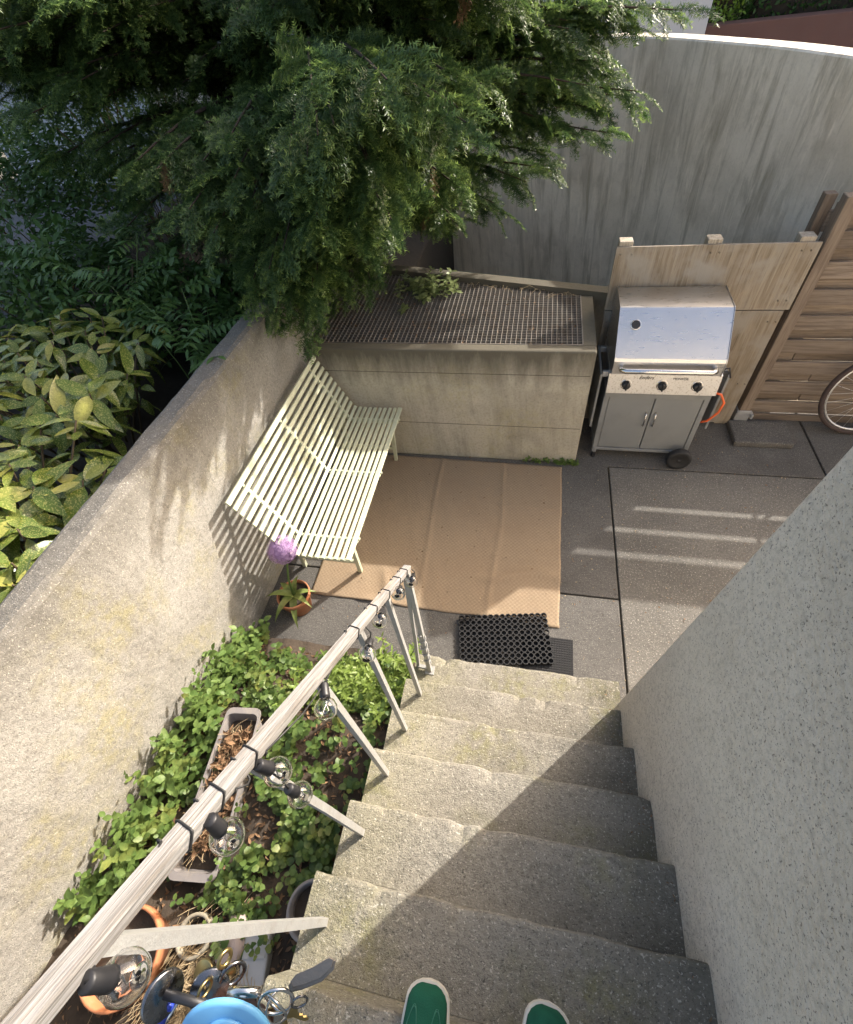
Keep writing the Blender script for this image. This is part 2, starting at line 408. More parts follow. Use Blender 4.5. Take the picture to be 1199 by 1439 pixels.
def leaf_template(L=1., W=.45, fold=.25, curl=.25, n=5, tip=1.0, serr=0.):
    """leaf along +X with a V fold on the midrib, drooping to the tip; quads"""
    V = []; F = []
    for i in range(n + 1):
        t = i / n; w = W * .5 * (math.sin(math.pi * min(1, t ** .85)) ** .8) if 0 < i < n else W * .02
        if serr and 0 < i < n: w *= 1 + serr * (1 if i % 2 else -1)
        x = t * L; z = -curl * L * t * t
        V += [(x, w, z + fold * w), (x, 0, z), (x, -w, z + fold * w)]
    for i in range(n):
        a = i * 3; F += [(a, a + 1, a + 4, a + 3), (a + 1, a + 2, a + 5, a + 4)]
    return np.array(V), np.array(F)
def noise1(x, seed=0):
    return math.sin(x * 1.7 + seed) * .5 + math.sin(x * 4.3 + seed * 2.1) * .3 + math.sin(x * 9.1 + seed * 3.7) * .2

# ================================================================== SETTING
def grid_sheet(x0, x1, y0, y1, nx, ny, zf):
    mb = MB(); V = []; F = []
    for j in range(ny + 1):
        for i in range(nx + 1):
            x = x0 + (x1 - x0) * i / nx; y = y0 + (y1 - y0) * j / ny; V.append((x, y, zf(x, y)))
    for j in range(ny):
        for i in range(nx):
            a = j * (nx + 1) + i; F.append((a, a + 1, a + nx + 2, a + nx + 1))
    return mb.add(V, F, True)
tag(obj('ground', grid_sheet(-120, 120, -120, 160, 4, 4, lambda x, y: -1.6), M['terrain'], fix=False), kind='structure')
# sub-base seen in the joints of the patio, then the slabs as pieces of it
patio = tag(obj('patio', MB().box((-1.62, .6, -.3), (5.2, 3.72, -.018)), M['joint']), kind='structure')
def slab(x0, x1, y0, y1, m, z=0.):
    mb = MB().box((x0, y0, -.2), (x1, y1, z), .006); return obj('slab', mb, m, patio)
slab(-1.62, .676, .62, 1.638, M['patio']); slab(-1.62, .676, 1.650, 2.86, M['patio'])
slab(.687, 2.75, .62, 2.836, M['patio2']); slab(2.76, 5.15, .62, 2.836, M['patio2'])
slab(.42, 2.2, 2.848, 3.70, M['patio']); slab(2.215, 5.15, 2.848, 3.70, M['patio'])

# raised garden ground behind the left wall, and the shaded asphalt path beyond it
def garden_z(x, y): return .78 + .05 * noise1(x * 2 + y, 1) + .04 * noise1(y * 3 - x, 2)
tag(obj('garden_ground', grid_sheet(-5.2, -1.75, -4, 9, 28, 60, garden_z), M['garden'], fix=False), kind='structure')
tag(obj('asphalt_path', grid_sheet(-40, -5.15, -20, 9, 6, 6, lambda x, y: .74), M['asphalt'], fix=False), kind='structure')
tag(obj('garden_bank', MB().box((-1.84, 3.98, -1.6), (-1.2, 9, .7), .03), M['garden']), kind='structure')

# planting bed between the wall and the stairs
def soil_z(x, y):
    base = .04 + .24 * min(1, max(0, (1.05 - y) / .5)) + .10 * min(1, max(0, (.5 - y) / 1.)) + .05 * max(0, -y - .2)
    return base + .018 * noise1(x * 9 + y * 3, 4) + .015 * noise1(y * 11 - x * 4, 5) - .03 * max(0, (x + .75) / .25)
tag(obj('soil_bed', grid_sheet(-1.625, -.47, -3, 1.07, 40, 110, soil_z), M['soil'], fix=False), kind='structure')

# ------------------------------------------------------------------ stairs
RISE, TREAD, Y1 = .175, .21, 1.044
stairs = thing('concrete_stairs', (0, .2, 0), 'worn concrete stairs leading down to the patio beside the house wall', 'stairs')
def step_mesh(i, y_front, y_back, z, x0, x1):
    nx = 46; r = .012; V = []; F = []
    prof = [(y_back, z), (y_front - .06, z), (y_front - r * 1.2, z - .001), (y_front - r * .35, z - r * .35), (y_front, z - r * 1.2), (y_front - .003, z - .06), (y_front - .004, -.25), (y_back, -.25)]
    n = len(prof); rr = random.Random(i * 13)
    chips = [(rr.random() * nx, .4 + rr.random() * .8, rr.random() ** 2 * .013) for _ in range(9)]
    for k in range(nx + 1):
        x = x0 + (x1 - x0) * k / nx; wob = .0025 * noise1(x * 17, i)
        ch = sum(a * math.exp(-((k - c) / w) ** 2) for c, w, a in chips)
        for j, (y, zz) in enumerate(prof):
            dy = dz = 0
            if j in (2, 3, 4): dy = wob - ch; dz = -ch * (.9 if j < 4 else .2) + .0012 * noise1(x * 31, i + 3)
            elif j == 1: dz = .002 * noise1(x * 7, i + 5)
            V.append((x, y + dy, zz + dz))
    for k in range(nx):
        for j in range(n):
            a = k * n + j; b = k * n + (j + 1) % n; F.append((a, b, b + n, a + n))
    F.append(tuple(range(n))[::-1]); F.append(tuple(nx * n + j for j in range(n)))
    return MB().add(V, F)
for i in range(1, 8):
    yf = Y1 - TREAD * (i - 1); yb = yf - TREAD - .002 if i < 7 else -2.2
    x0 = -.492 + .004 * noise1(i * 3.1); x1 = .60 if i == 1 else .66
    obj('step', step_mesh(i, yf, yb, RISE * i, x0, x1), M['step'], stairs)

# ------------------------------------------------------------------ walls
def wall_strip(x0, x1, y0, y1, z0, z1, n, m, seed, bev=.02):
    """free-standing wall along Y with softly worn edges"""
    prof = []
    for (x, z) in ((x0, z0), (x0, z1 - bev), (x0 + bev * .3, z1 - bev * .3), (x0 + bev, z1), (x1 - bev, z1), (x1 - bev * .3, z1 - bev * .3), (x1, z1 - bev), (x1, z0)):
        prof.append((x, z))
    V = []; F = []; k = len(prof)
    for i in range(n + 1):
        y = y0 + (y1 - y0) * i / n
        for j, (x, z) in enumerate(prof):
            e = (.006 * noise1(y * 6 + j, seed) + .003 * noise1(y * 27 + j * 3, seed)) if 0 < j < k - 1 else .002 * noise1(y * 2, seed)
            V.append((x + e * .5, y, z + (e if 1 <= j <= 6 else 0)))
    for i in range(n):
        for j in range(k):
            a = i * k + j; b = i * k + (j + 1) % k; F.append((a, b, b + k, a + k))
    F.append(tuple(range(k))); F.append(tuple(n * k + j for j in range(k))[::-1])
    return MB().add(V, F)
tag(obj('garden_wall', wall_strip(-1.765, -1.62, -4, 3.97, -1.6, 1.425, 160, None, 3, .032), M['lwall']),
    'waist high lichen spotted concrete garden wall behind the cream bench', 'wall')

# concrete light shaft with the steel grating
BX0, BX1, BY0, BZ = -1.616, .43, 2.87, .985
def by1(x): return 3.64 - .26 * (x - .43)          # the back runs at a slant
shaft = thing('light_shaft', (-.6, 3.2, 0), 'stained concrete light shaft box topped by a steel grating beside the barbecue', 'shaft')
mb = MB()
fr = .085
mb.box((BX0, BY0, -.02), (BX1, BY0 + fr, BZ), .012)
obj('front_wall', mb, M['box'], shaft)
mb = MB().add([(BX1 - fr, BY0 + fr - .002, -.02), (BX1 - .001, BY0 + fr - .002, -.02), (BX1 - .001, by1(BX1), -.02), (BX1 - fr, by1(BX1), -.02),
               (BX1 - fr, BY0 + fr - .002, BZ - .003), (BX1 - .001, BY0 + fr - .002, BZ - .003), (BX1 - .001, by1(BX1), BZ - .003), (BX1 - fr, by1(BX1), BZ - .003)],
              [(0, 1, 2, 3), (4, 5, 6, 7), (0, 1, 5, 4), (1, 2, 6, 5), (2, 3, 7, 6), (3, 0, 4, 7)])
obj('side_wall', mb, M['box'], shaft)
def slant_bar(x0, x1, d0, d1, z0, z1):
    P = []
    for z in (z0, z1):
        P += [(x0, by1(x0) + d0, z), (x1, by1(x1) + d0, z), (x1, by1(x1) + d1, z), (x0, by1(x0) + d1, z)]
    return MB().add(P, [(0, 1, 2, 3), (4, 5, 6, 7), (0, 1, 5, 4), (1, 2, 6, 5), (2, 3, 7, 6), (3, 0, 4, 7)])
obj('back_kerb', slant_bar(BX0 + .002, .56, 0, .10, -1.5, BZ + .03), M['box'], shaft)
obj('floor', MB().box((BX0 + .01, BY0 + .05, -.3), (BX1 - .05, 4.1, .1)), M['soil'], shaft)
for zz in (.34, .80):                                                 # shuttering lines on the front face
    obj('shutter_line', MB().box((BX0 + .02, BY0 - .001, zz), (BX1 - .015, BY0 + .01, zz + .0035)), M['joint'], shaft)
g = MB(); gx0, gx1, gy0 = -1.56, .343, BY0 + fr + .004
def gy1(x): return by1(x) - .012
pitch = .034; x = gx0
while x < gx1:
    g.add([(x - .0018, gy0, BZ - .035), (x + .0018, gy0, BZ - .035), (x + .0018, gy1(x), BZ - .035), (x - .0018, gy1(x), BZ - .035),
           (x - .0018, gy0, BZ - .004), (x + .0018, gy0, BZ - .004), (x + .0018, gy1(x), BZ - .004), (x - .0018, gy1(x), BZ - .004)],
          [(4, 5, 6, 7), (0, 1, 5, 4), (1, 2, 6, 5), (2, 3, 7, 6), (3, 0, 4, 7)]); x += pitch
y = gy0 + .01
while y < gy1(gx0):
    xe = min(gx1, .43 - (y - 3.628) / .26)
    if xe > gx0 + .05:
        g.box((gx0, y - .0018, BZ - .032), (xe, y + .0018, BZ - .0055))
    y += pitch
grating = obj('grating', g, M['grate'], shaft); tag(grating, kind='stuff')
obj('grating_frame', MB().box((gx0, gy0 - .002, BZ - .036), (gx1, gy0 + .004, BZ - .002)).box((gx1 - .003, gy0 + .004, BZ - .036), (gx1 + .004, gy1(gx1), BZ - .002)), M['grate'], shaft)

# curved retaining wall beyond the box
pts = [(-5.5, 7.75), (-3.2, 7.62), (-1.8, 7.4), (-.7, 7.02), (0., 6.62), (.489, 6.254), (.884, 5.883), (1.188, 5.432), (1.53, 4.856), (1.768, 4.313), (1.93, 3.95), (2.02, 3.72)]
def spline(P, k):
    P = [Vector((*p, 0)) for p in P]; out = []
    for i in range(len(P) - 1):
        a, b, c, d = P[max(0, i - 1)], P[i], P[i + 1], P[min(len(P) - 1, i + 2)]
        for j in range(k):
            t = j / k; out.append(.5 * ((2 * b) + (c - a) * t + (2 * a - 5 * b + 4 * c - d) * t * t + (3 * b - a - 3 * c + d) * t ** 3))
    return out + [P[-1]]
cv = spline(pts, 8); V = []; F = []
for i, p in enumerate(cv):
    t = (cv[min(i + 1, len(cv) - 1)] - cv[max(0, i - 1)]).normalized(); nrm = Vector((-t.y, t.x, 0))
    if nrm.y < 0: nrm = -nrm
    for (d, z) in ((0, -1.6), (0, 2.088), (.012, 2.1), (.188, 2.1), (.2, 2.088), (.2, -1.6)):
        q = p + nrm * d; V.append((q.x, q.y, z))
for i in range(len(cv) - 1):
    for j in range(6):
        a = i * 6 + j; b = i * 6 + (j + 1) % 6; F.append((a, b, b + 6, a + 6))
F += [tuple(range(6)), tuple(len(V) - 6 + j for j in range(6))]
tag(obj('retaining_wall', MB().add(V, F), M['back']), 'tall curved concrete retaining wall with dark vertical streaks', 'wall')

# house with pebbledash wall beside the stairs
house = thing('house', (3, -2, 0), 'house with speckled grey pebbledash wall rising beside the stairs', 'house')
hw = MB().box((.555, -5, -.25), (6.5, .885, 3.25), .014)
hw.v = [(x + (.006 * z if x < 3 else 0), y - (.078 * z - .022 if y > 0 else 0), z) for (x, y, z) in hw.v]      # the old wall leans back a little
obj('wall', hw, M['house'], house)
obj('roof_edge', MB().box((.55, -5.03, 3.253), (6.55, .68, 3.33), .006), M['galv'], house)

tag(obj('bounce_floor', grid_sheet(-1.2, 3.4, 3.75, 7.6, 4, 4, lambda x, y: -.36), M['box'], fix=False), kind='structure')  # unseen pale floor added to bounce light onto the retaining wall

# grey building, red-brown wall and hedge beyond the retaining wall
gb = thing('grey_building', (-3, 9, -1.6), 'pale blue grey rendered building beyond the retaining wall', 'building')
obj('wall', MB().box((-9, 8.3, -1.6), (.82, 12, 4.6), .01), M['grey_wall'], gb)
obj('wall_panel', MB().box((.828, 7.44, -1.6), (1.545, 12, 4.6), .01).box((-.2, 7.44, -1.6), (.82, 8.31, 4.6), .01), M['grey_wall'], gb)
obj('roof_edge', MB().box((-9.05, 7.40, 4.603), (1.59, 12.05, 4.7), .01), M['galv'], gb)
tag(obj('boundary_wall', MB().box((1.56, 8.0, -1.6), (9, 8.25, 1.92), .01), M['red_wall']), 'low red brown wall below the clipped hedge', 'wall')

# ------------------------------------------------------------------ fence, plywood and its posts
fence = thing('timber_fence', (2.8, 3.56, 0), 'brown horizontal board timber fence behind the parked bicycle', 'fence')
FX0, FX1 = 1.28, 5.0
z = .06; k = 0
while z < 1.56:
    if k % 2 == 0:
        segs = [(FX0, 1.70), (1.706, 3.45), (3.453, FX1)]; y0, y1, h = 3.525, 3.547, .105
    else:
        c = 2.06 + .07 * ((k * 7) % 5) - .06 * (k % 3)
        segs = [(FX0, 1.70), (1.703, c), (c + .006, 3.45), (3.455, FX1)]; y0, y1, h = 3.575, 3.595, .119
    if k in (9, 11, 13): h = .0815
    if z > 1.3: segs = segs[1:] if k % 2 == 0 else [(1.706, segs[1][1])] + segs[2:]
    for (a, b) in segs:
        dz = rnd.uniform(-.0025, .0025); dy = rnd.uniform(-.002, .002)
        obj('board', MB().box((a, y0 + dy, z + dz), (b, y1 + dy, min(1.575, z + h) + dz), .003), M['fence'], fence)
    z += .0895; k += 1
for (px_, wdt) in ((1.70, .075), (3.42, .09)):
    obj('post', MB().box((px_, 3.44, .05), (px_ + wdt, 3.524, 1.63), .006), M['post'], fence)
obj('post', MB().box((1.655, 3.60, -.02), (1.72, 3.664, 1.60), .005), M['post'], fence)
obj('gravel_board', MB().box((1.80, 3.50, 0), (FX1, 3.524, .055), .004), M['fence'], fence)
obj('post_bracket', MB().box((1.69, 3.425, 0.0), (1.785, 3.438, .135), .002).box((1.684, 3.43, 0.0), (1.698, 3.525, .13), .002).box((1.785, 3.395, .082), (1.80, 3.46, .12), .002), M['galv'], fence)
tag(obj('concrete_block', MB().box((1.64, 3.15, 0), (2.06, 3.42, .052), .012), M['patio']), 'flat mossy concrete block at the foot of the fence post', 'block')

ply = thing('plywood_screen', (1.08, 3.44, 0), 'weathered plywood screen nailed to three short posts behind the barbecue', 'screen')
obj('panel', MB().box((.50, 3.414, .985), (1.675, 3.428, 1.405), .002), M['ply'], ply)
obj('panel', MB().box((.505, 3.416, .02), (1.65, 3.430, .977), .002), M['ply'], ply)
for xx in (.515, 1.04, 1.555):
    obj('post', MB().box((xx, 3.432, -.02), (xx + .085, 3.512, 1.425 + rnd.uniform(0, .01)), .005), M['post_pale'], ply)
nails = MB()
for xx in (.53, .60, 1.07, 1.12, 1.58, 1.63):
    for zz in (1.36, 1.05, .9, .4): nails.lathe([(.0, -.004), (.0045, -.004), (.0045, .004)], (xx, 3.412 if zz > .98 else 3.414, zz), 8, Matrix.Rotation(math.pi / 2, 3, 'X'))
obj('nails', nails, M['steel_dark'], ply)

# ------------------------------------------------------------------ coir rug and rubber mats
def rug_z(x, y):
    h = .006 + .0012 * noise1(x * 14 + y * 5, 1)
    def ridge(d, w, a): return a * math.exp(-(d / w) ** 2)
    h += ridge(x + .62 + .02 * math.sin(y * 3), .012, .007) + ridge(x + .12 + .015 * math.sin(y * 5), .014, .006)
    h += ridge(y - 2.35 + .02 * x, .012, .005) * (x > -.15) + ridge(y - 1.88, .02, .004) * (x > -.15)
    h += ridge(y - 1.73 - .04 * math.sin(x * 9), .035, .014) * max(0, min(1, (x + .3) * 4))
    h += ridge(x + y * .35 - (-.83 + .35 * 1.55), .03, .012) * max(0, min(1, (1.75 - y) * 6))
    h += .012 * max(0, 1 - abs(y - 1.42) / .06) * max(0, noise1(x * 4, 8))
    return h
def rug_sheet():
    nx, ny = 110, 90; c00, c10, c11, c01 = (-1.34, 1.432), (.312, 1.395), (.327, 2.80), (-1.36, 2.83)
    V = []; F = []
    for lay in (0, 1):
        for j in range(ny + 1):
            for i in range(nx + 1):
                u, v = i / nx, j / ny
                x = (c00[0] * (1 - u) + c10[0] * u) * (1 - v) + (c01[0] * (1 - u) + c11[0] * u) * v
                y = (c00[1] * (1 - u) + c10[1] * u) * (1 - v) + (c01[1] * (1 - u) + c11[1] * u) * v
                y += .006 * noise1(x * 5, 3) * (v < .01); x += .004 * noise1(y * 6, 2) * (u > .99)
                zz = rug_z(x, y); V.append((x, y, zz if lay == 0 else max(.0015, zz - .005)))
    n1 = (nx + 1) * (ny + 1)
    for j in range(ny):
        for i in range(nx):
            a = j * (nx + 1) + i; F.append((a, a + 1, a + nx + 2, a + nx + 1)); F.append((n1 + a + nx + 1, n1 + a + nx + 2, n1 + a + 1, n1 + a))
    b = [i for i in range(nx + 1)] + [j * (nx + 1) + nx for j in range(1, ny + 1)] + [ny * (nx + 1) + i for i in range(nx - 1, -1, -1)] + [j * (nx + 1) for j in range(ny - 1, 0, -1)]
    for k in range(len(b)):
        p, q = b[k], b[(k + 1) % len(b)]; F.append((q, p, n1 + p, n1 + q))
    return MB().add(V, F, True)
tag(obj('jute_rug', rug_sheet(), M['rug'], fix=False), 'large creased tan woven jute rug on the patio in front of the bench', 'rug')

def rubber_ring_mat():
    mb = MB(); a = math.radians(9.5); ca, sa = math.cos(a), math.sin(a); ox, oy = -.31, 1.385
    p = .0365; z0, z1 = .010, .031; R_, r_ = .0192, .0142; n = 8
    def T(u, v): return (ox + u * ca + v * sa, oy + u * sa - v * ca)
    for i in range(15):
        for j in range(9):
            cu, cv_ = (i + .5) * p, (j + .5) * p; V = []; F = []
            for (rad, zz) in ((R_, z0), (R_, z1), (r_, z1), (r_, z0)):
                for k in range(n):
                    t = 2 * math.pi * (k + .5) / n; x, y = T(cu + rad * math.cos(t), cv_ + rad * math.sin(t)); V.append((x, y, zz))
            for q in range(3):
                for k in range(n): F.append((q * n + k, q * n + (k + 1) % n, (q + 1) * n + (k + 1) % n, (q + 1) * n + k))
            mb.add(V, F)
    for i in range(15):                           # bridges between the rings
        for j in range(9):
            for (du, dv, on) in ((1, 0, i < 14), (0, 1, j < 8)):
                if on:
                    c = T((i + .5 + du * .5) * p, (j + .5 + dv * .5) * p)
                    mb.box((c[0] - .004, c[1] - .004, .012), (c[0] + .004, c[1] + .004, .028))
    return mb
tag(obj('ring_doormat', rubber_ring_mat(), M['rubber'], fix=True), 'black rubber ring doormat lying askew at the foot of the stairs', 'doormat')
mb = MB(); c0 = (.10, 1.065); mb.box((.09, 1.075, .0015), (.392, 1.325, .007), .002)
for i in range(21):
    for j in range(17):
        xx, yy = .099 + i * .0142, 1.085 + j * .0144; mb.box((xx, yy, .006), (xx + .008, yy + .008, .0105))
tag(obj('pimpled_doormat', mb, M['rubber']), 'thin pimpled black doormat half under the ring mat', 'doormat')

# ------------------------------------------------------------------ cream slatted bench
bench = thing('slatted_bench', (-1.2, 2.1, 0), 'long cream painted slatted bench with a reclined back against the garden wall', 'bench')
BA, BB = 1.40, 2.815
def bench_path():
    pts_ = []
    top = Vector((-1.515, .95)); low = Vector((-1.315, .545)); front = Vector((-.94, .525))
    for i in range(10): p = top.lerp(low, i / 9.4); pts_.append((p, (low - top).normalized()))
    pts_.append((Vector((-1.298, .526)), Vector((.8, -.6))))
    for i in range(9): p = Vector((-1.262, .520)).lerp(front, i / 8); pts_.append((p + Vector((0, .006 * math.sin(i / 8 * 3.1) * -1)), (front - low).normalized()))
    return pts_
def slat_mesh(p, d, w=.030, t=.014, skew=0.):
    nrm = Vector((-d.y, d.x)); nrm = nrm if nrm.y > 0 else -nrm; P = []
    for yy in (BA + skew, BB):
        for (a, b) in ((-w / 2, -t), (w / 2, -t), (w / 2, -.003), (w / 2 - .003, 0), (-w / 2 + .003, 0), (-w / 2, -.003)):
            q = p + d * a + nrm * b; P.append((q.x, yy, q.y))
    F = [(i, (i + 1) % 6, 6 + (i + 1) % 6, 6 + i) for i in range(6)] + [tuple(range(6))[::-1], tuple(range(6, 12))]
    return MB().add(P, F)
bp = bench_path()
for i, (p, d) in enumerate(bp):
    obj('slat', slat_mesh(p, d, .032 if i in (0, 19) else (.027 if i < 10 else .023)), M['cream'], bench)
for yy in (1.56, 2.12, 2.68):                        # shaped supports below the slats
    P = []
    sup = [(-1.512, .925), (-1.32, .53), (-1.27, .505), (-.93, .508)]
    obj('support', MB().tube([(a, yy, b - .014) for a, b in sup], .011, 4, sq=True), M['cream'], bench)
    sc = MB()
    for (p, d) in bp:
        nrm = Vector((-d.y, d.x)); nrm = nrm if nrm.y > 0 else -nrm
        q = p - nrm * .008; o_ = d * .021
        sc.box((q.x + o_.x - .006, yy - .008, q.y + o_.y - .006), (q.x + o_.x + .006, yy + .008, q.y + o_.y + .006))
    obj('spacer', sc, M['cream'], bench)
for yy, yf in ((1.56, 1.646), (2.68, 2.775)):
    obj('leg', MB().tube([(-.985, yy, .505), (-1.04, yf, 0)], .013, 4, sq=True), M['cream'], bench)
    obj('leg', MB().tube([(-1.36, yy, .60), (-1.46, yf, 0)], .013, 4, sq=True), M['cream'], bench)
    obj('stretcher', MB().tube([(-1.022, yy + (yf - yy) * .66, .17), (-1.43, yy + (yf - yy) * .7, .17)], .011, 4, sq=True), M['cream'], bench)
obj('long_brace', MB().tube([(-1.30, 1.56, .46), (-1.30, 2.68, .46)], .009, 6), M['cream'], bench)

# ------------------------------------------------------------------ barbecue
bbq = thing('gas_barbecue', (.89, 3.12, 0), 'stainless steel three burner gas barbecue on a grey cabinet with closed lid', 'barbecue')
cabm = M['cabinet']
for (xx, yy) in ((.548, 2.945), (1.208, 2.945), (.548, 3.33), (1.208, 3.33)):
    obj('corner_post', MB().box((xx, yy, .055), (xx + .035, yy + .035, .635), .003), cabm, bbq)
obj('base_shelf', MB().box((.55, 2.938, .085), (1.243, 3.36, .108), .003), cabm, bbq)
obj('side_panel', MB().box((.556, 2.982, .108), (.564, 3.328, .63)), cabm, bbq)
obj('side_panel', MB().box((1.228, 2.982, .108), (1.236, 3.328, .63)), cabm, bbq)
obj('back_panel', MB().box((.584, 3.345, .108), (1.207, 3.352, .63)), cabm, bbq)
for (a, b, hx) in ((.586, .892, .862), (.898, 1.205, .927)):
    d = obj('door', MB().box((a, 2.950, .112), (b, 2.968, .585), .004), cabm, bbq)
    obj('door_handle', MB().tube([(hx, 2.951, .46), (hx, 2.928, .45), (hx, 2.925, .40), (hx, 2.928, .35), (hx, 2.951, .34)], .0055, 8), M['chrome'], d)
obj('rail', MB().box((.551, 2.936, .588), (1.24, 2.975, .632), .003), cabm, bbq)
pr_ = [(2.918, .640), (2.906, .648), (2.925, .792), (2.95, .80), (3.36, .80), (3.36, .640)]
cp = obj('control_panel', MB().prism(pr_, 0, .545, 1.248), M['panel'], bbq)
Rk = Matrix.Rotation(math.radians(90 - 7.5), 3, 'X')
for xx in (.665, .895, 1.115):
    zc = .715; yc = 2.915
    kn = obj('knob', MB().lathe([(.0, .031), (.021, .031), (.026, .027), (.028, .004), (.028, -.002)], (xx, yc, zc), 20, Rk), M['black'], cp)
    obj('knob_ring', MB().lathe([(.029, .001), (.036, .003), (.038, -.002)], (xx, yc, zc), 20, Rk), M['chrome'], cp)
    obj('knob_grip', MB().box((xx - .005, yc - .043, zc - .023), (xx + .005, yc - .028, zc + .030), .002), M['black'], cp)
def lettering(txt, loc, size, rot, mat, parent, shear=0.):
    cu = bpy.data.curves.new('lettering', 'FONT'); cu.body = txt; cu.size = size; cu.align_x = 'CENTER'; cu.shear = shear; cu.extrude = .0004
    tmp = bpy.data.objects.new('tmp_text', cu); COL.objects.link(tmp); bpy.context.view_layer.update()
    me = bpy.data.meshes.new_from_object(tmp.evaluated_get(bpy.context.evaluated_depsgraph_get())); bpy.data.objects.remove(tmp)
    me.materials.clear(); me.materials.append(mat); me.name = 'lettering'
    o = link('lettering', me, parent); org = ORG[parent.name]
    o.location = tuple(loc[i] - org[i] for i in range(3)); o.rotation_euler = rot; return o
tilt = math.radians(90 - 7.5)
lettering('Enders', (.785, 2.9185, .757), .034, (tilt, 0, 0), M['black'], cp, .35)
lettering('MONROE', (1.0, 2.9185, .757), .022, (tilt, 0, 0), M['black'], cp)
obj('drip_tray', MB().box((.60, 2.99, .60), (1.19, 3.34, .638), .004), M['steel_dark'], bbq)
lp = [(2.892, .812), (2.888, .905), (2.897, .925), (3.096, 1.150), (3.108, 1.160), (3.37, 1.168), (3.385, 1.155), (3.39, .812)]
lid = obj('lid', MB().prism(lp, 0, .553, 1.218), M['lid'], bbq)
for xx in (.549, 1.219):
    obj('lid_side', MB().prism([(2.886, .806), (2.882, .907), (2.892, .93), (3.094, 1.156), (3.106, 1.166), (3.372, 1.174), (3.392, 1.157), (3.396, .806)], 0, xx, xx + .003), M['lid'], lid)
obj('handle', MB().tube([(.60, 2.89, .86), (.602, 2.862, .862), (.625, 2.845, .864), (1.146, 2.845, .864), (1.168, 2.862, .862), (1.17, 2.89, .86)], .017, 12), M['chrome'], lid)
Rl = Matrix.Rotation(math.radians(180 - 131.5), 3, 'X')
tz = (.655, 3.0355, 1.0825)
obj('thermometer', MB().lathe([(.0, .0065), (.024, .0065), (.027, .004), (.028, -.006)], tz, 22, Rl, False), M['black'], lid)
obj('thermometer_rim', MB().lathe([(.027, .007), (.031, .008), (.034, -.006)], tz, 22, Rl), M['chrome'], lid)
sh = obj('side_shelf', MB().box((.492, 2.955, .30), (.508, 3.33, .762), .004), cabm, bbq)
for yy in (2.97, 3.28): obj('shelf_bracket', MB().box((.508, yy, .735), (.547, yy + .025, .775), .003), M['galv'], sh)
sh = obj('side_shelf', MB().box((1.305, 2.985, .30), (1.321, 3.33, .745), .004), cabm, bbq)
for yy in (2.985, 3.28): obj('shelf_bracket', MB().box((1.247, yy, .735), (1.305, yy + .025, .775), .003), M['black'], sh)
obj('tool_hook', MB().tube([(1.255, 3.0, .79), (1.29, 2.98, .815), (1.318, 2.975, .745)], .006, 6), M['black'], sh)
for (xx, yy) in ((1.175, 2.875), (1.175, 3.30)):
    Rw = Matrix.Rotation(math.pi / 2, 3, 'X')
    w = obj('wheel', MB().lathe([(.0, .020), (.055, .020), (.062, .026), (.082, .026), (.088, .018), (.088, -.018), (.082, -.026), (.0, -.026)], (xx, yy, .089), 28, Rw), M['rubber'], bbq)
    obj('axle', MB().tube([(xx, yy - .024, .089), (xx, yy + .07, .089)], .012, 10).box((xx - .02, yy + .03, .085), (xx + .02, yy + .06, .09)), M['black'], w)
for yy in (2.96, 3.33): obj('foot', MB().lathe([(.0, 0), (.016, 0), (.018, .02), (.012, .056)], (.566, yy, 0), 12), M['black'], bbq)
obj('gas_hose', MB().tube([(1.235, 2.99, .625), (1.30, 2.955, .625), (1.335, 2.94, .57), (1.325, 2.935, .49), (1.28, 2.94, .41), (1.24, 2.965, .375)], .008, 8), M['orange'], bbq)

# ------------------------------------------------------------------ bicycle leaning on the fence
bike = thing('bicycle', (2.9, 3.32, 0), 'bicycle with worn brown tyres leaning on the timber fence', 'bicycle')
lean = Matrix.Rotation(math.radians(-7), 3, 'X')
def B(x, y, z): p = lean @ Vector((0, y, z)); return (x, 3.36 + p.y, p.z + .004)
def bike_wheel(cx):
    r = .325
    ring = lambda rad, thick, n=40: MB().tube([B(cx + rad * math.cos(2 * math.pi * k / n), 0, r + .012 + rad * math.sin(2 * math.pi * k / n)) for k in range(n + 1)], thick, 8, cap=False)
    w = obj('wheel', ring(r - .006, .0185), M['rust_tyre'], bike)
    obj('rim', ring(r - .03, .010), M['alu'], w)
    sp = MB()
    for k in range(24):
        a = 2 * math.pi * k / 24; a2 = a + (.5 if k % 2 else -.5); s_ = .025 if k % 4 < 2 else -.025
        sp.tube([B(cx + .02 * math.cos(a2), s_, r + .012 + .02 * math.sin(a2)), B(cx + (r - .035) * math.cos(a), 0, r + .012 + (r - .035) * math.sin(a))], .0014, 4)
    obj('spokes', sp, M['alu'], w)
    obj('hub', MB().tube([B(cx, -.05, r + .012), B(cx, .05, r + .012)], .018, 10), M['alu'], w)
bike_wheel(2.515); bike_wheel(3.54)
bb, st, hd, hl = (3.10, 0, .30), (3.27, 0, .78), (2.74, 0, .83), (2.70, 0, .70)
fr_ = MB()
for a, b, r in ((bb, st, .016), (hd, st, .015), (hl, bb, .018), (bb, (3.54, 0, .337), .010), (st, (3.54, 0, .337), .008), (hd, hl, .019)): fr_.tube([B(*a), B(*b)], r, 10)
obj('frame', fr_, M['bike'], bike)
obj('fork', MB().tube([B(2.70, .0, .70), B(2.65, .045, .62), B(2.515, .05, .337)], .011, 8).tube([B(2.70, .0, .70), B(2.65, -.045, .62), B(2.515, -.05, .337)], .011, 8), M['bike'], bike)
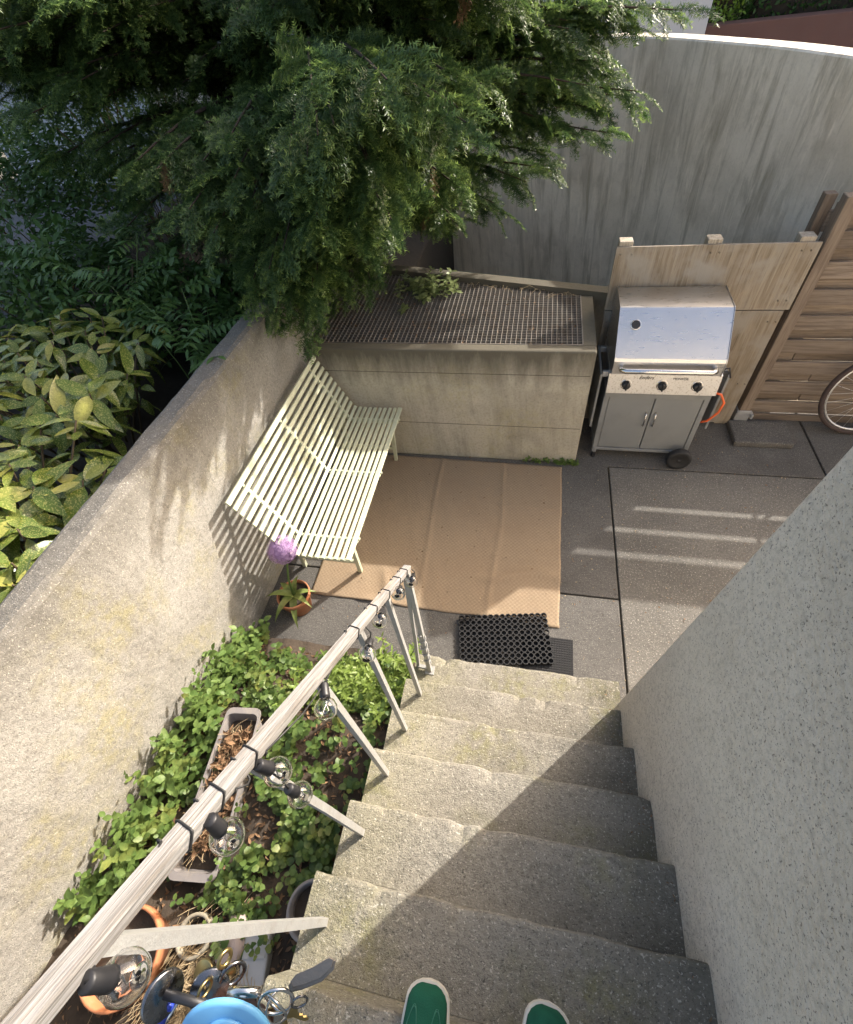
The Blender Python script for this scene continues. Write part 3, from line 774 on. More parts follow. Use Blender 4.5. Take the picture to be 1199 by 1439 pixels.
obj('handlebar', MB().tube([B(2.745, 0, .83), B(2.76, 0, .95)], .013, 8).tube([B(2.86, -.14, .96), B(2.78, -.12, .97), B(2.75, 0, .955), B(2.78, .12, .97), B(2.86, .14, .96)], .012, 8), M['alu'], bike)
obj('saddle', MB().tube([B(3.27, 0, .78), B(3.29, 0, .90)], .012, 8).sphere(B(3.29, 0, .93), 1, 12, 8, (.13, .06, .03)), M['black'], bike)
obj('crank', MB().tube([B(3.10, -.06, .30), B(3.10, .06, .30)], .02, 8).lathe([(.0, .004), (.085, .004), (.085, -.004), (.0, -.004)], B(3.10, -.045, .30), 24, Matrix.Rotation(math.pi / 2, 3, 'X')).tube([B(3.10, -.06, .30), B(3.17, -.06, .15)], .01, 6).box(tuple(np.array(B(3.17, -.10, .15)) - (.045, .04, .012)), tuple(np.array(B(3.17, -.10, .15)) + (.045, .04, .012)), .003), M['alu'], bike)

# ------------------------------------------------------------------ handrail with balusters
RX, SL = -.42, .845
def rail_z(y): return 1.345 - SL * (y - .758)        # centre line of the rail
rail = thing('handrail', (-.42, .4, .35), 'weathered white timber handrail on grey steel balusters along the stairs', 'railing')
dirv = Vector((0, 1, -SL)).normalized(); up_ = Vector((0, SL, 1)).normalized()
V = []; F = []; n = 60; y0, y1 = -1.05, 1.0
prof = [(-.0155, -.009), (-.0138, -.0125), (.0138, -.0125), (.0155, -.009), (.0155, .009), (.0128, .0125), (-.0128, .0125), (-.0155, .009)]
for i in range(n + 1):
    y = y0 + (y1 - y0) * i / n; c = Vector((RX, y, rail_z(y)))
    for j, (a, b) in enumerate(prof):
        e = .0008 * noise1(y * 23 + j * 2, j)
        q = c + Vector((a + e, 0, 0)) + up_ * (b + e); V.append(q[:])
for i in range(n):
    for j in range(8):
        a = i * 8 + j; b = i * 8 + (j + 1) % 8; F.append((a, b, b + 8, a + 8))
F += [tuple(range(8)), tuple(n * 8 + j for j in range(8))]
obj('top_rail', MB().add(V, F), M['rail'], rail)
feet = [(-.405, .762, .35), (-.412, .545, .525), (-.418, .33, .70), (-.424, .117, .875), (-.432, -.11, 1.05), (-.436, -.33, 1.225), (-.44, -.70, 1.225)]
for (x_, y_, z_) in feet:
    zt = rail_z(y_) - .012
    obj('baluster', MB().tube([(x_, y_, z_ - .03), (x_ + (RX - x_) * .7, y_ + .002, (z_ + zt) / 2), (RX, y_, zt)], .0092, 4, sq=True), M['steel_paint'], rail)
zt = rail_z(.965) - .015
obj('newel', MB().tube([(-.405, .953, .15), (-.41, .965, .6), (-.415, .975, zt)], .011, 4, sq=True), M['steel_paint'], rail)
obj('newel', MB().tube([(-.475, .965, .12), (-.45, .97, .55), (-.425, .975, zt)], .008, 4, sq=True), M['steel_paint'], rail)
obj('cross_tie', MB().tube([(-.472, .963, .20), (-.405, .955, .20)], .009, 4, sq=True), M['steel_paint'], rail)
wr = [( -.408 + .0155 * math.cos(t * 1.0) , .958 + .0155 * math.sin(t), .27 + .36 * t / 30.) for t in np.linspace(0, 30, 240)]
obj('wrapped_cord', MB().tube(wr, .0042, 6), M['steel_paint'], rail)
obj('foot_plate', MB().box((-.43, .93, .1745), (-.38, .98, .181), .001), M['steel_paint'], rail)

# festoon lights
lights = thing('string_lights', (-.40, .4, .7), 'string of clear globe bulbs on black cable wound round the handrail', 'string lights')
bulb_px = [((140, 1378), (186, 1372)), ((303, 1160), (323, 1179)), ((372, 1078), (386, 1083)), ((411, 1111), (431, 1121)), ((456, 972), (457, 986)), ((519, 905), (516, 921)), ((537, 862), (533, 876)), ((562, 829), (558, 838)), ((580, 811), (577, 822))]
caps = []
for (ca_, cb_) in bulb_px:
    A_ = Vector(on_x(*ca_, -.396)); Bv = Vector(on_x(*cb_, -.388)); ax = (Bv - A_)
    if ax.length < .05: ax = ax.normalized() * .05
    axn = ax.normalized(); q = axn.to_track_quat('Z', 'Y').to_matrix()
    cap = obj('lamp_holder', MB().lathe([(.0, -.020), (.009, -.020), (.0108, -.017), (.0112, .0), (.0122, .008), (.0122, .016), (.0, .016)], A_, 16, q), M['black'], lights)
    c = A_ + axn * .037
    gb_ = obj('glass_bulb', MB().lathe([(.011, -.024), (.013, -.022), (.020, -.016), (.0255, -.005), (.0262, .003), (.0225, .0148), (.0135, .0228), (.0005, .0257), (.0004, .0249), (.0132, .0221), (.0218, .0142), (.0254, .003), (.0247, -.005), (.0193, -.0155), (.0123, -.0215), (.0103, -.024), (.011, -.024)], c, 24, q), M['glass'], lights)
    obj('filament', MB().tube([c + q @ Vector(p) for p in ((0, 0, -.028), (.003, .002, -.01), (-.006, 0, .006), (0, .004, .012), (.007, 0, .006), (.002, 0, -.008), (0, 0, -.026))], .0011, 5), M['chrome'], gb_)
    caps.append(A_ - axn * .020)
cb = MB()
def wind(y, turns=1.0, pitch_=.05, r=.0028):
    pts_ = []
    for t in np.linspace(0, 1, int(22 * turns) + 2):
        a = 2 * math.pi * turns * t + 2.2; yy = y + pitch_ * t * turns
        sx, sz = math.cos(a), math.sin(a); m = max(abs(sx) / .0172, abs(sz) / .0142)
        pts_.append(Vector((RX, yy, rail_z(yy))) + Vector((sx / m, 0, 0)) + up_ * (sz / m))
    return pts_
wy = [-.215, -.02, .035, .105, .50, .63, .74, .85, .93]
path = []
caps_s = sorted(caps, key=lambda p: p.y); prev = None
for y in wy:
    w_ = wind(y, 1.6 if y in (.105, .035, .85) else 1.1, .026)
    cb.tube(w_, .0019, 6)
    if prev is not None:
        a, b = prev, w_[0]; mid = (a + b) / 2 + Vector((.012, 0, -.035)); cb.tube([a, a.lerp(mid, .5) + Vector((.006, 0, -.004)), mid, mid.lerp(b, .5) + Vector((.004, 0, -.004)), b], .0019, 6)
    prev = w_[-1]
for c in caps:
    yy = c.y + .01; t_ = Vector((RX + .016, yy, rail_z(yy) - .010)); mid = (c + t_) / 2 + Vector((.01, 0, .004))
    obj('bulb_lead', MB().tube([c, mid, t_], .0020, 6), M['cable'], lights)
y_l = -.23; t0 = Vector((RX, -.25, rail_z(-.25)))
obj('cable', cb, M['cable'], lights)

# ------------------------------------------------------------------ pots and planter
def pot_mesh(c, r_top, r_bot, h, wall=.009, rim=.03):
    return MB().lathe([(0., 0), (r_bot, 0), (r_top * .93, h - rim), (r_top, h - rim), (r_top, h - .003), (r_top - .003, h), (r_top - wall, h), (r_top - wall - .002, h - rim), (r_bot - wall * .5, .02), (0., .02)], c, 36)
def soil_disc(c, r, seed, m, parent, n=26):
    V = [(c[0], c[1], c[2] + .006)]; F = []
    for ring in range(1, 6):
        for k in range(n):
            a = 2 * math.pi * k / n; rr_ = r * ring / 5
            V.append((c[0] + rr_ * math.cos(a), c[1] + rr_ * math.sin(a), c[2] + .006 * noise1(k * 2.3 + ring * 5, seed)))
    for k in range(n): F.append((0, 1 + k, 1 + (k + 1) % n))
    for ring in range(4):
        for k in range(n): F.append((1 + ring * n + k, 1 + (ring + 1) * n + k, 1 + (ring + 1) * n + (k + 1) % n, 1 + ring * n + (k + 1) % n))
    return obj('potting_soil', MB().add(V, F, True), m, parent)
AC = (-1.375, 1.325, 0)
al = thing('potted_allium', AC, 'purple allium globe flower in a small terracotta pot beside the bench', 'potted plant')
obj('pot', pot_mesh(AC, .108, .075, .17), M['terracotta'], al); soil_disc((AC[0], AC[1], .148), .094, 2, M['soil'], al)
fl = Vector((-1.348, 1.408, .548))
obj('stem', MB().tube([(AC[0], AC[1], .14), (-1.372, 1.35, .30), (-1.355, 1.39, .42), tuple(fl)], [.009, .007, .006, .005], 8), M['green_stem'], al)
# flower head: short stalks each ending in a small star
V = []; F = []; NF = 1000
for i in range(NF):
    zc = 1 - 2 * (i + .5) / NF; ph = i * 2.399963; r = math.sqrt(1 - zc * zc)
    d = np.array([r * math.cos(ph), r * math.sin(ph), zc]); rad = .084 * rnd.uniform(.55, 1.06); c = np.array(fl) + d * rad
    fm = frame(d, (.3, .2, .9), rnd.random() * 6)
    for k in range(5):
        a = 2 * math.pi * k / 5; u = fm[:, 1] * math.cos(a) + fm[:, 2] * math.sin(a); w = np.cross(d, u)
        o = len(V); V += [c, c + u * .007 + w * .0016 + d * .003, c + u * .014 + d * .003, c + u * .007 - w * .0016 + d * .003]; F.append((o, o + 1, o + 2, o + 3))
o = np_mesh('flower_head', np.array(V), np.array(F), M['allium'], al, org=AC); tag(o, kind='stuff')
for (az, L, el, w) in ((200, .20, .9, .05), (335, .19, .7, .045), (20, .17, .6, .04), (250, .23, .55, .05), (290, .24, .2, .05), (150, .16, .8, .05), (90, .15, 1.0, .045), (225, .17, .2, .055)):
    a = math.radians(az); V = []; F = []; n = 8; p = Vector((AC[0], AC[1], .15)); d = Vector((math.cos(a) * math.cos(el), math.sin(a) * math.cos(el), math.sin(el))); side = Vector((-math.sin(a), math.cos(a), 0))
    for i in range(n + 1):
        t = i / n; ww = w * .5 * (1 - t ** 2.5) * (.55 + .9 * math.sin(math.pi * min(1, t + .15)) * .5)
        V += [p + side * ww + Vector((0, 0, ww * .4)), p.copy(), p - side * ww + Vector((0, 0, ww * .4))]
        p = p + d * (L / n); d = (d + Vector((0, 0, -.22))).normalized()
    for i in range(n): q = i * 3; F += [(q, q + 1, q + 4, q + 3), (q + 1, q + 2, q + 5, q + 4)]
    obj('leaf', MB().add(V, F, True), M['allium_leaf'], al, fix=False)

def tilt_pot(name, c, r, h, lab, m, soilm=None, wall=.012):
    t = thing(name, c, lab, 'flower pot'); obj('pot', pot_mesh(c, r, r * .7, h, wall, .04), m, t)
    soil_disc((c[0], c[1], c[2] + h - .05), r - wall - .004, 5, soilm or M['soil'], t); return t
pz = soil_z(-1.315, -.36)
tilt_pot('terracotta_pot', (-1.285, -.375, pz - .08), .147, .215, 'terracotta pot of bare dark soil in the bed under the handrail', M['terracotta'])
tilt_pot('stone_pot', (-1.085, -.285, soil_z(-1.085, -.285) - .07), .07, .13, 'small pale stone pot wedged beside the terracotta pot in the bed', M['stone'])
tilt_pot('brown_pot', (-.625, -.125, soil_z(-.62, -.12) - .01), .095, .20, 'grey brown pot tucked against the side of the stairs', M['grey_plastic'])

pl = thing('planter_box', (-1.225, .2, .24), 'long grey plastic planter box of dry dead plants in the bed', 'planter')
a_, b_, c_, d_ = [np.array(p) for p in ((-1.335, .525), (-1.165, .545), (-1.085, -.115), (-1.285, -.140))]
cen = (a_ + b_ + c_ + d_) / 4
def rect_ring(s, z, rad=.035, n=5):
    P = []; cs = [a_, b_, c_, d_]
    cs = [cen + (p - cen) * s for p in cs]
    for i in range(4):
        p, pp_, nx_ = cs[i], cs[i - 1], cs[(i + 1) % 4]; u = (pp_ - p) / np.linalg.norm(pp_ - p); v = (nx_ - p) / np.linalg.norm(nx_ - p)
        s0, s1 = p + u * rad, p + v * rad
        for k in range(n + 1):
            t = k / n; q = s0 * (1 - t) ** 2 + p * 2 * t * (1 - t) + s1 * t * t; P.append((q[0], q[1], z))
    return P
zb, zt = .235, .415; rings = [rect_ring(.84, zb), rect_ring(.97, zt - .012), rect_ring(1.03, zt - .012), rect_ring(1.03, zt), rect_ring(.945, zt), rect_ring(.93, zt - .02), rect_ring(.86, zb + .05)]
m_ = len(rings[0]); V = [p for r in rings for p in r]; F = []
for i in range(len(rings) - 1):
    for k in range(m_): F.append((i * m_ + k, i * m_ + (k + 1) % m_, (i + 1) * m_ + (k + 1) % m_, (i + 1) * m_ + k))
F.append(tuple(range(m_)))
obj('trough', MB().add(V, F), M['grey_plastic'], pl)
ps = rect_ring(.90, zt - .065); V = [(cen[0], cen[1], zt - .03)] + ps; F = [(0, 1 + k, 1 + (k + 1) % m_) for k in range(m_)]
obj('potting_soil', MB().add(V, F, True), M['soil'], pl)

def litter(name, area, n, mat, parent=None, zf=None, size=(.012, .035), hump=0.):
    """small curled dead bits lying on a surface"""
    T = [leaf_template(1, rnd.uniform(.25, .6), .5, rnd.uniform(-.4, .5), 3) for _ in range(6)]
    Rs, Ps, Ss = [], [], []
    for _ in range(n):
        x, y = area(); z = zf(x, y) + rnd.random() * .015 * min(1, size[1] / .03) + hump * rnd.random()
        Rs.append(frame((rnd.gauss(0, 1), rnd.gauss(0, 1), rnd.gauss(0, .3)), roll=rnd.gauss(0, .8))); Ps.append(np.array((x, y, z))); Ss.append(rnd.uniform(*size))
    Vv, Ff, _ = scatter(T, [rnd.randrange(6) for _ in range(n)], Rs, Ps, Ss)
    o = np_mesh(name, Vv, Ff, mat, parent, org=ORG[parent.name] if parent else (0, 0, 0)); return tag(o, kind='stuff')
def in_planter():
    u, v = rnd.uniform(.06, .94), rnd.uniform(.08, .92); p = (a_ * (1 - u) + b_ * u) * (1 - v) + (d_ * (1 - u) + c_ * u) * v; p = cen + (p - cen) * .86; return p[0], p[1]
litter('dead_plants', in_planter, 1100, M['litter'], pl, lambda x, y: zt - .055, (.015, .04), .05)
sm = MB()
for _ in range(230):
    x, y = in_planter(); p = Vector((x, y, zt - .05)); d = Vector((rnd.gauss(0, 1), rnd.gauss(0, 1), rnd.uniform(.0, .7))).normalized(); L = rnd.uniform(.04, .12)
    q = p + d * L; q.z = max(q.z, zt - .04); q = Vector((min(-1.10, max(-1.31, q.x)), q.y, q.z))
    sm.tube([p, (p + q) / 2 + Vector((0, 0, .015)), q], .0011, 3, cap=False)
tag(obj('dry_stalks', sm, M['straw'], pl), kind='stuff')

# loose stones, offcuts and a tuft of straw low in the bed
def rock(name, c, r, seed, m, lab, cat, sc=(1, 1, .7)):
    mb = MB().sphere((0, 0, 0), 1, 14, 10); rr = []
    for v in mb.v:
        k = 1 + .22 * noise1(v[0] * 2.1 + v[1] * 3, seed) + .12 * noise1(v[2] * 5 + v[0] * 4, seed + 2); rr.append((c[0] + v[0] * r * sc[0] * k, c[1] + v[1] * r * sc[1] * k, c[2] + v[2] * r * sc[2] * k))
    mb.v = rr; return tag(obj(name, mb, m), lab, cat)
sz = soil_z(-.75, -.38)
rock('stone', (-.70, -.40, soil_z(-.70, -.40) + .03), .075, 3, M['stone'], 'rough pale yellowish stone lying by the side of the stairs', 'stone')
rock('stone', (-.93, -.27, soil_z(-.93, -.27) + .03), .07, 6, M['stone2'], 'smooth pinkish stone in the bed next to the white offcut', 'stone', (.7, 1.2, .6))
R45 = Matrix.Rotation(math.radians(12), 3, 'Z')
tag(obj('plastic_offcut', MB().box((-.875, -.40, soil_z(-.83, -.3) - .01), (-.775, -.20, soil_z(-.83, -.3) + .05), .008, R45).box((-.865, -.30, soil_z(-.83, -.3) + .05), (-.785, -.292, soil_z(-.83, -.3) + .056), 0, R45), M['white_plastic']),
    'pale grey plastic offcut lying in the bed below the key bunch', 'offcut')
st_ = MB()
for _ in range(900):
    x, y = rnd.gauss(-1.0, .09), rnd.gauss(-.42, .10); p = Vector((x, y, soil_z(x, y) + .005)); a = rnd.gauss(-1.9, .5); L = rnd.uniform(.06, .17)
    q = p + Vector((math.cos(a) * L * .8, math.sin(a) * L * .8, rnd.uniform(.01, .07))); st_.tube([p, (p + q) / 2 + Vector((0, 0, .02)), q], .0013, 3, cap=False)
tag(obj('straw_tuft', st_, M['straw']), 'tuft of dry straw coloured dead grass beside the terracotta pot', 'dry grass')['kind'] = 'stuff'
def in_bed(): return rnd.uniform(-1.58, -.54), rnd.uniform(-.7, 1.0)
litter('leaf_litter', in_bed, 2600, M['litter'], None, soil_z, (.01, .035))

# ------------------------------------------------------------------ plants in the bed
def plant_mass(name, stems, T, mat, lab=None, cat=None, stemmat=None, kind='stuff', group=None, parent=None):
    """stems: list of (base, height, lean vector, leaf pairs, leaf size)"""
    Rs, Ps, Ss, pk = [], [], [], []; sm_ = MB()
    for (b, h, ln, pairs, ls) in stems:
        b = np.array(b); top = b + np.array([ln[0], ln[1], h]); rot = rnd.random() * 6
        if stemmat: sm_.tube([b, (b + top) / 2 + np.array([ln[0] * -.12, ln[1] * -.12, 0]), top], .0018, 4, cap=False)
        for i in range(pairs):
            t = (i + 1) / pairs; p = b + (top - b) * t; a0 = rot + i * math.pi / 2 + rnd.gauss(0, .3)
            for a in (a0, a0 + math.pi):
                el = rnd.uniform(-.1, .55) + (.35 if i == pairs - 1 else 0)
                Rs.append(frame((math.cos(a) * math.cos(el), math.sin(a) * math.cos(el), math.sin(el)), roll=rnd.gauss(0, .25)))
                Ps.append(p); Ss.append(ls * rnd.uniform(.7, 1.15) * (.65 + .45 * math.sin(math.pi * min(.85, t * .8 + .12)))); pk.append(rnd.randrange(len(T)))
    Vv, Ff, _ = scatter(T, pk, Rs, Ps, Ss)
    o = np_mesh(name, Vv, Ff, mat, parent, org=(0, 0, 0) if parent is None else ORG[parent.name], smooth=True)
    if parent is None: tag(o, lab, cat, group, kind)
    return o, sm_
T_mint = [leaf_template(1, .62, .18, rnd.uniform(.05, .3), 6, serr=.05) for _ in range(4)]
stems = []
while len(stems) < 165:
    y = rnd.uniform(-.32, 1.06); x = -1.60 + abs(rnd.gauss(0, .11)) * (1.0 if y < .9 else .4)
    if x > -1.30 or (a_[1] + .04 > y > d_[1] - .03 and x > -1.42 + .05 * (.5 - y)): continue
    if (x + 1.285) ** 2 + (y + .375) ** 2 < .25 ** 2: continue
    h = rnd.uniform(.07, .22) * (1.1 - .7 * (x + 1.6)); stems.append(((x, y, soil_z(x, y)), h, (rnd.gauss(.04, .04), rnd.gauss(0, .04)), rnd.randrange(4, 7), rnd.uniform(.03, .058)))
o, sm_ = plant_mass('mint_plants', stems, T_mint, M['mint'], 'leafy green mint growing thickly along the foot of the garden wall', 'mint', M['green_stem'])
stems = []
T_cov = [leaf_template(1, .8, .15, rnd.uniform(0, .3), 4, serr=.12) for _ in range(4)]
def dens(x, y):
    if (a_[1] + .02 > y > d_[1] - .02) and -1.33 + .06 * (.5 - y) < x < -1.10 + .04 * (.5 - y): return 0
    if (x + 1.285) ** 2 + (y + .375) ** 2 < .2 ** 2 or (x + 1.085) ** 2 + (y + .285) ** 2 < .1 ** 2: return 0
    if x > -.62: return .28
    if y > .72: return .25 if x < -1.0 else .4
    if abs(x + .80) < .14 and .25 < y < .65: return .15
    return .5 + .8 * noise1(x * 7 + y * 6, 3)
while len(stems) < 520:
    x, y = rnd.uniform(-1.45, -.52), rnd.uniform(-.30, 1.0)
    if rnd.random() < dens(x, y): stems.append(((x, y, soil_z(x, y)), rnd.uniform(.03, .11), (rnd.gauss(0, .03), rnd.gauss(0, .03)), rnd.randrange(2, 5), rnd.uniform(.025, .046)))
plant_mass('ground_cover', stems, T_cov, M['cover'], 'low small leaved ground cover filling the bed beside the stairs', 'ground cover')
T_f = [leaf_template(1, .35, .2, .15, 4, serr=.3) for _ in range(3)]
stems = []
for _ in range(210):
    x, y = rnd.gauss(-.78, .13), rnd.gauss(.80, .07)
    if x > -.52: x = -.55 - rnd.random() * .1
    stems.append(((x, y, soil_z(x, y)), rnd.uniform(.05, .15), (rnd.gauss(0, .03), rnd.gauss(0, .03)), 5, .042))
plant_mass('feathery_herb', stems, T_f, M['feather'], 'yellow green feathery herb clump near the last handrail post', 'herb', kind=None)
for (x, y, h, lab) in ((-.56, .955, .30, 'thin tall weed seedling with narrow leaves between the newel legs'), (-.68, .985, .24, 'shorter weed seedling with narrow leaves at the edge of the bed')):
    w = thing('weed_seedling', (x, y, soil_z(x, y)), lab, 'weed')
    st2 = [((x + rnd.gauss(0, .012), y + rnd.gauss(0, .012), soil_z(x, y)), h * rnd.uniform(.6, 1), (rnd.gauss(0, .06), rnd.gauss(0, .05)), 8, .055) for _ in range(5)]
    o, sm_ = plant_mass('leaves', st2, [leaf_template(1, .26, .15, .2, 4)], M['feather'], stemmat=M['green_stem'], parent=w); obj('stems', sm_, M['green_stem'], w)

litter('step_debris', lambda: (.555 - abs(rnd.gauss(0, .05)), rnd.uniform(-.2, 1.0)), 70, M['litter'], stairs, lambda x, y: RISE * min(7, 1 + int((Y1 - y) / TREAD)) + .001, (.005, .014))
litter('patio_grit', lambda: (rnd.uniform(-.5, 2.0), rnd.uniform(1.0, 3.4)), 520, M['straw'], patio, lambda x, y: .012 if x < .33 and 1.39 < y < 2.82 else .001, (.004, .015))
litter('fallen_needles', lambda: (rnd.uniform(-1.5, 1.9), rnd.uniform(1.0, 3.4)), 420, M['litter'], patio, lambda x, y: .012 if x < .33 and 1.39 < y < 2.82 else .001, (.006, .018))
# weed on the grating corner
wd = thing('grating_weed', (-.80, 3.72, BZ), 'pale leafy weed sprawling over the rear corner of the grating', 'weed')
st2 = []
for _ in range(26):
    x, y = rnd.gauss(-.90, .11), rnd.gauss(3.72, .09); st2.append(((x, y, BZ - .005), rnd.uniform(.03, .16), (rnd.gauss(.05, .08), rnd.gauss(-.03, .07)), 6, .06))
o, sm_ = plant_mass('leaves', st2, [leaf_template(1, .5, .2, .25, 5, serr=.2)], M['weed'], stemmat=M['twig'], parent=wd); obj('stems', sm_, M['green_stem'], wd)
litter('dry_debris', lambda: (rnd.uniform(-1.55, -.75) if rnd.random() < .6 else rnd.uniform(-1.5, .3), rnd.uniform(2.95, 3.7)), 240, M['litter'], shaft, lambda x, y: BZ - .006, (.01, .03))
dg = MB()
for _ in range(34):
    x = rnd.uniform(-.75, .3); p = Vector((x, by1(x) - rnd.random() * .06, BZ + .002)); q = p + Vector((rnd.gauss(0, .06), -rnd.random() * .09, .004)); dg.tube([p, (p + q) / 2 + Vector((.01, 0, rnd.random() * .03)), q], .0012, 3, cap=False)
tag(obj('dry_stalks', dg, M['straw'], shaft), kind='stuff')
# tufts along the foot of the box
tf = []
for _ in range(34):
    x = rnd.choice((rnd.gauss(.27, .05), rnd.gauss(.41, .02), rnd.gauss(.06, .04))); tf.append(((min(.44, x), BY0 - .012 - rnd.random() * .02, .0), rnd.uniform(.01, .05), (rnd.gauss(0, .02), -.01), 3, .024))
plant_mass('moss_tufts', tf, T_cov, M['cover'], 'small green moss tufts along the foot of the concrete box', 'moss')

# ------------------------------------------------------------------ spotted laurels behind the wall (large leaves singly)
leaf_meshes = []
for k in range(5):
    t = leaf_template(.118 + .012 * k, .044 + .005 * ((k * 3) % 5), .18 + .08 * (k % 3), -.05 + .11 * k, 7); me = bpy.data.meshes.new('laurel_leaf')
    me.from_pydata(t[0].tolist(), [], t[1].tolist()); me.polygons.foreach_set('use_smooth', [True] * len(t[1])); me.materials.append(M['aucuba']); leaf_meshes.append(me)
def laurel(loc, spots, lab):
    t = thing('spotted_laurel', loc, lab, 'shrub'); sm_ = MB(); cnt = 0; low = []
    for (x, y, z, sc) in spots:
        base = Vector((loc[0] + (x - loc[0]) * .45 + rnd.gauss(0, .05), loc[1] + (y - loc[1]) * .45 + rnd.gauss(0, .05), garden_z(x, y) - .02))
        tip = Vector((x, y, z)); sm_.tube([base, base.lerp(tip, .6) + Vector((0, 0, .06)), tip], [.008, .006, .004], 6)
        ax = (tip - base).normalized(); ax = (ax + Vector((.25, -.25, .7))).normalized(); f = frame(ax, (1, 0, .1), rnd.random() * 6)
        n = rnd.randrange(6, 9)
        for i in range(n):
            a = 2 * math.pi * i / n + rnd.gauss(0, .2); el = rnd.uniform(-.15, .5) if i % 2 else rnd.uniform(-.5, .1)
            d = (f[:, 1] * math.cos(a) + f[:, 2] * math.sin(a)) * math.cos(el) + f[:, 0] * math.sin(el)
            R_ = frame(d, ax, rnd.gauss(0, .25)); s_ = sc * rnd.uniform(.7, 1.1)
            p = tip + Vector(d) * .012 - ax * (.03 * (i % 3))
            if cnt < 290:
                o = bpy.data.objects.new('leaf', rnd.choice(leaf_meshes)); COL.objects.link(o); o.parent = t
                mw = Matrix(((*(R_[0] * s_), p.x - loc[0]), (*(R_[1] * s_), p.y - loc[1]), (*(R_[2] * s_), p.z - loc[2]), (0, 0, 0, 1))); o.matrix_local = mw; cnt += 1
        for i in range(9):
            d = Vector((rnd.gauss(0, 1), rnd.gauss(0, 1), rnd.gauss(-.2, .5))).normalized(); q = base.lerp(tip, rnd.uniform(.35, .85)); low.append((frame(d, (0, 0, 1), rnd.gauss(0, .5)), np.array(q) + np.array(d) * .02, .15 * sc * rnd.uniform(.7, 1)))
    obj('stems', sm_, M['twig'], t)
    Vv, Ff, _ = scatter([leaf_template(1, .4, .2, .3, 5)], [0] * len(low), [l[0] for l in low], [l[1] for l in low], [l[2] for l in low])
    tag(np_mesh('inner_leaves', Vv, Ff, M['aucuba'], t, org=loc, smooth=True), kind='stuff')
sp1 = []
tries = 0
while len(sp1) < 40 and tries < 4000:
    tries += 1
    x, y = -1.89 - abs(rnd.gauss(0, .40)), rnd.uniform(.05, 1.62)
    if any((x - q[0]) ** 2 + (y - q[1]) ** 2 < .105 ** 2 for q in sp1): continue
    sp1.append((x, y, 1.22 + .22 * min(1, (-1.82 - x) / .5) + rnd.gauss(0, .04), rnd.uniform(1.0, 1.35)))
laurel((-2.3, .8, .76), sp1, 'yellow spotted laurel shrub in sun right behind the garden wall')
sp2 = []; tries = 0
while len(sp2) < 38 and tries < 4000:
    tries += 1
    x, y = rnd.uniform(-3.5, -2.15), rnd.uniform(1.40, 2.55)
    if x > -2.3 and y > 2.1: continue
    if any((x - q[0]) ** 2 + (y - q[1]) ** 2 < .13 ** 2 for q in sp2): continue
    sp2.append((x, y, 1.34 + .1 * rnd.random() + .06 * (y < 1.8), rnd.uniform(.95, 1.25)))
laurel((-2.8, 1.95, .76), sp2, 'larger leaved spotted laurel shrub half shaded under the yew')

# pinnate sapling between laurel and yew
def pinnate_mesh(L, pairs, droop):
    V = []; F = []; p = Vector((0, 0, 0)); d = Vector((1, 0, .35)).normalized(); tpl = leaf_template(1, .34, .15, .25, 4)
    mb = MB(); pts_ = [p.copy()]
    for i in range(pairs + 1):
        p = p + d * (L / (pairs + 1)); d = (d + Vector((0, 0, -droop))).normalized(); pts_.append(p.copy())
        for s_ in ((-1, 1) if i < pairs else (0,)):
            dd = (d * .45 + Vector((0, s_, -.12))) if s_ else d
            R_ = frame(dd, (0, 0, 1), rnd.gauss(0, .2)); mb.add((tpl[0] * .085 * (1 - .25 * abs(i / pairs - .4))) @ R_.T + np.array(p), tpl[1].tolist(), True)
    mb.tube(pts_, .0016, 4, cap=False)
    return mesh_of('pinnate_leaf', mb, M['pinnate'], fix=False)
pm = [pinnate_mesh(.36, 6, .09), pinnate_mesh(.30, 5, .14), pinnate_mesh(.40, 7, .06)]
def sapling(loc, tips, lab):
    t = thing('pinnate_sapling', loc, lab, 'sapling'); sm_ = MB()
    for (x, y, z) in tips:
        b = Vector((loc[0] + rnd.gauss(0, .06), loc[1] + rnd.gauss(0, .06), garden_z(loc[0], loc[1]) - .02)); tip = Vector((x, y, z))
        sm_.tube([b, b.lerp(tip, .5) + Vector((0, 0, .08)), tip], [.006, .004, .0025], 5)
        for i in range(5):
            a = rnd.random() * 6.28; o = bpy.data.objects.new('leaf', rnd.choice(pm)); COL.objects.link(o); o.parent = t
            q = b.lerp(tip, 1 - .1 * i) + Vector((0, 0, .05 * (i > 0)))
            o.location = q - Vector(loc); o.rotation_euler = (rnd.gauss(0, .2), rnd.gauss(-.05, .2), a); s_ = rnd.uniform(.75, 1.1); o.scale = (s_, s_, s_)
    obj('stems', sm_, M['green_stem'], t)
sapling((-2.15, 2.45, .78), [(-2.05, 2.25, 1.32), (-1.95, 2.45, 1.42), (-2.3, 2.35, 1.45), (-2.15, 2.6, 1.55), (-1.98, 2.15, 1.25), (-2.45, 2.55, 1.5)], 'sapling with feather shaped compound leaves close to the wall below the yew')
sapling((-2.95, 2.9, .78), [(-2.8, 2.75, 1.5), (-3.1, 2.8, 1.6), (-2.6, 2.9, 1.55), (-3.3, 2.95, 1.65), (-2.7, 3.1, 1.7)], 'darker compound leaved sapling deep in the shade under the yew')

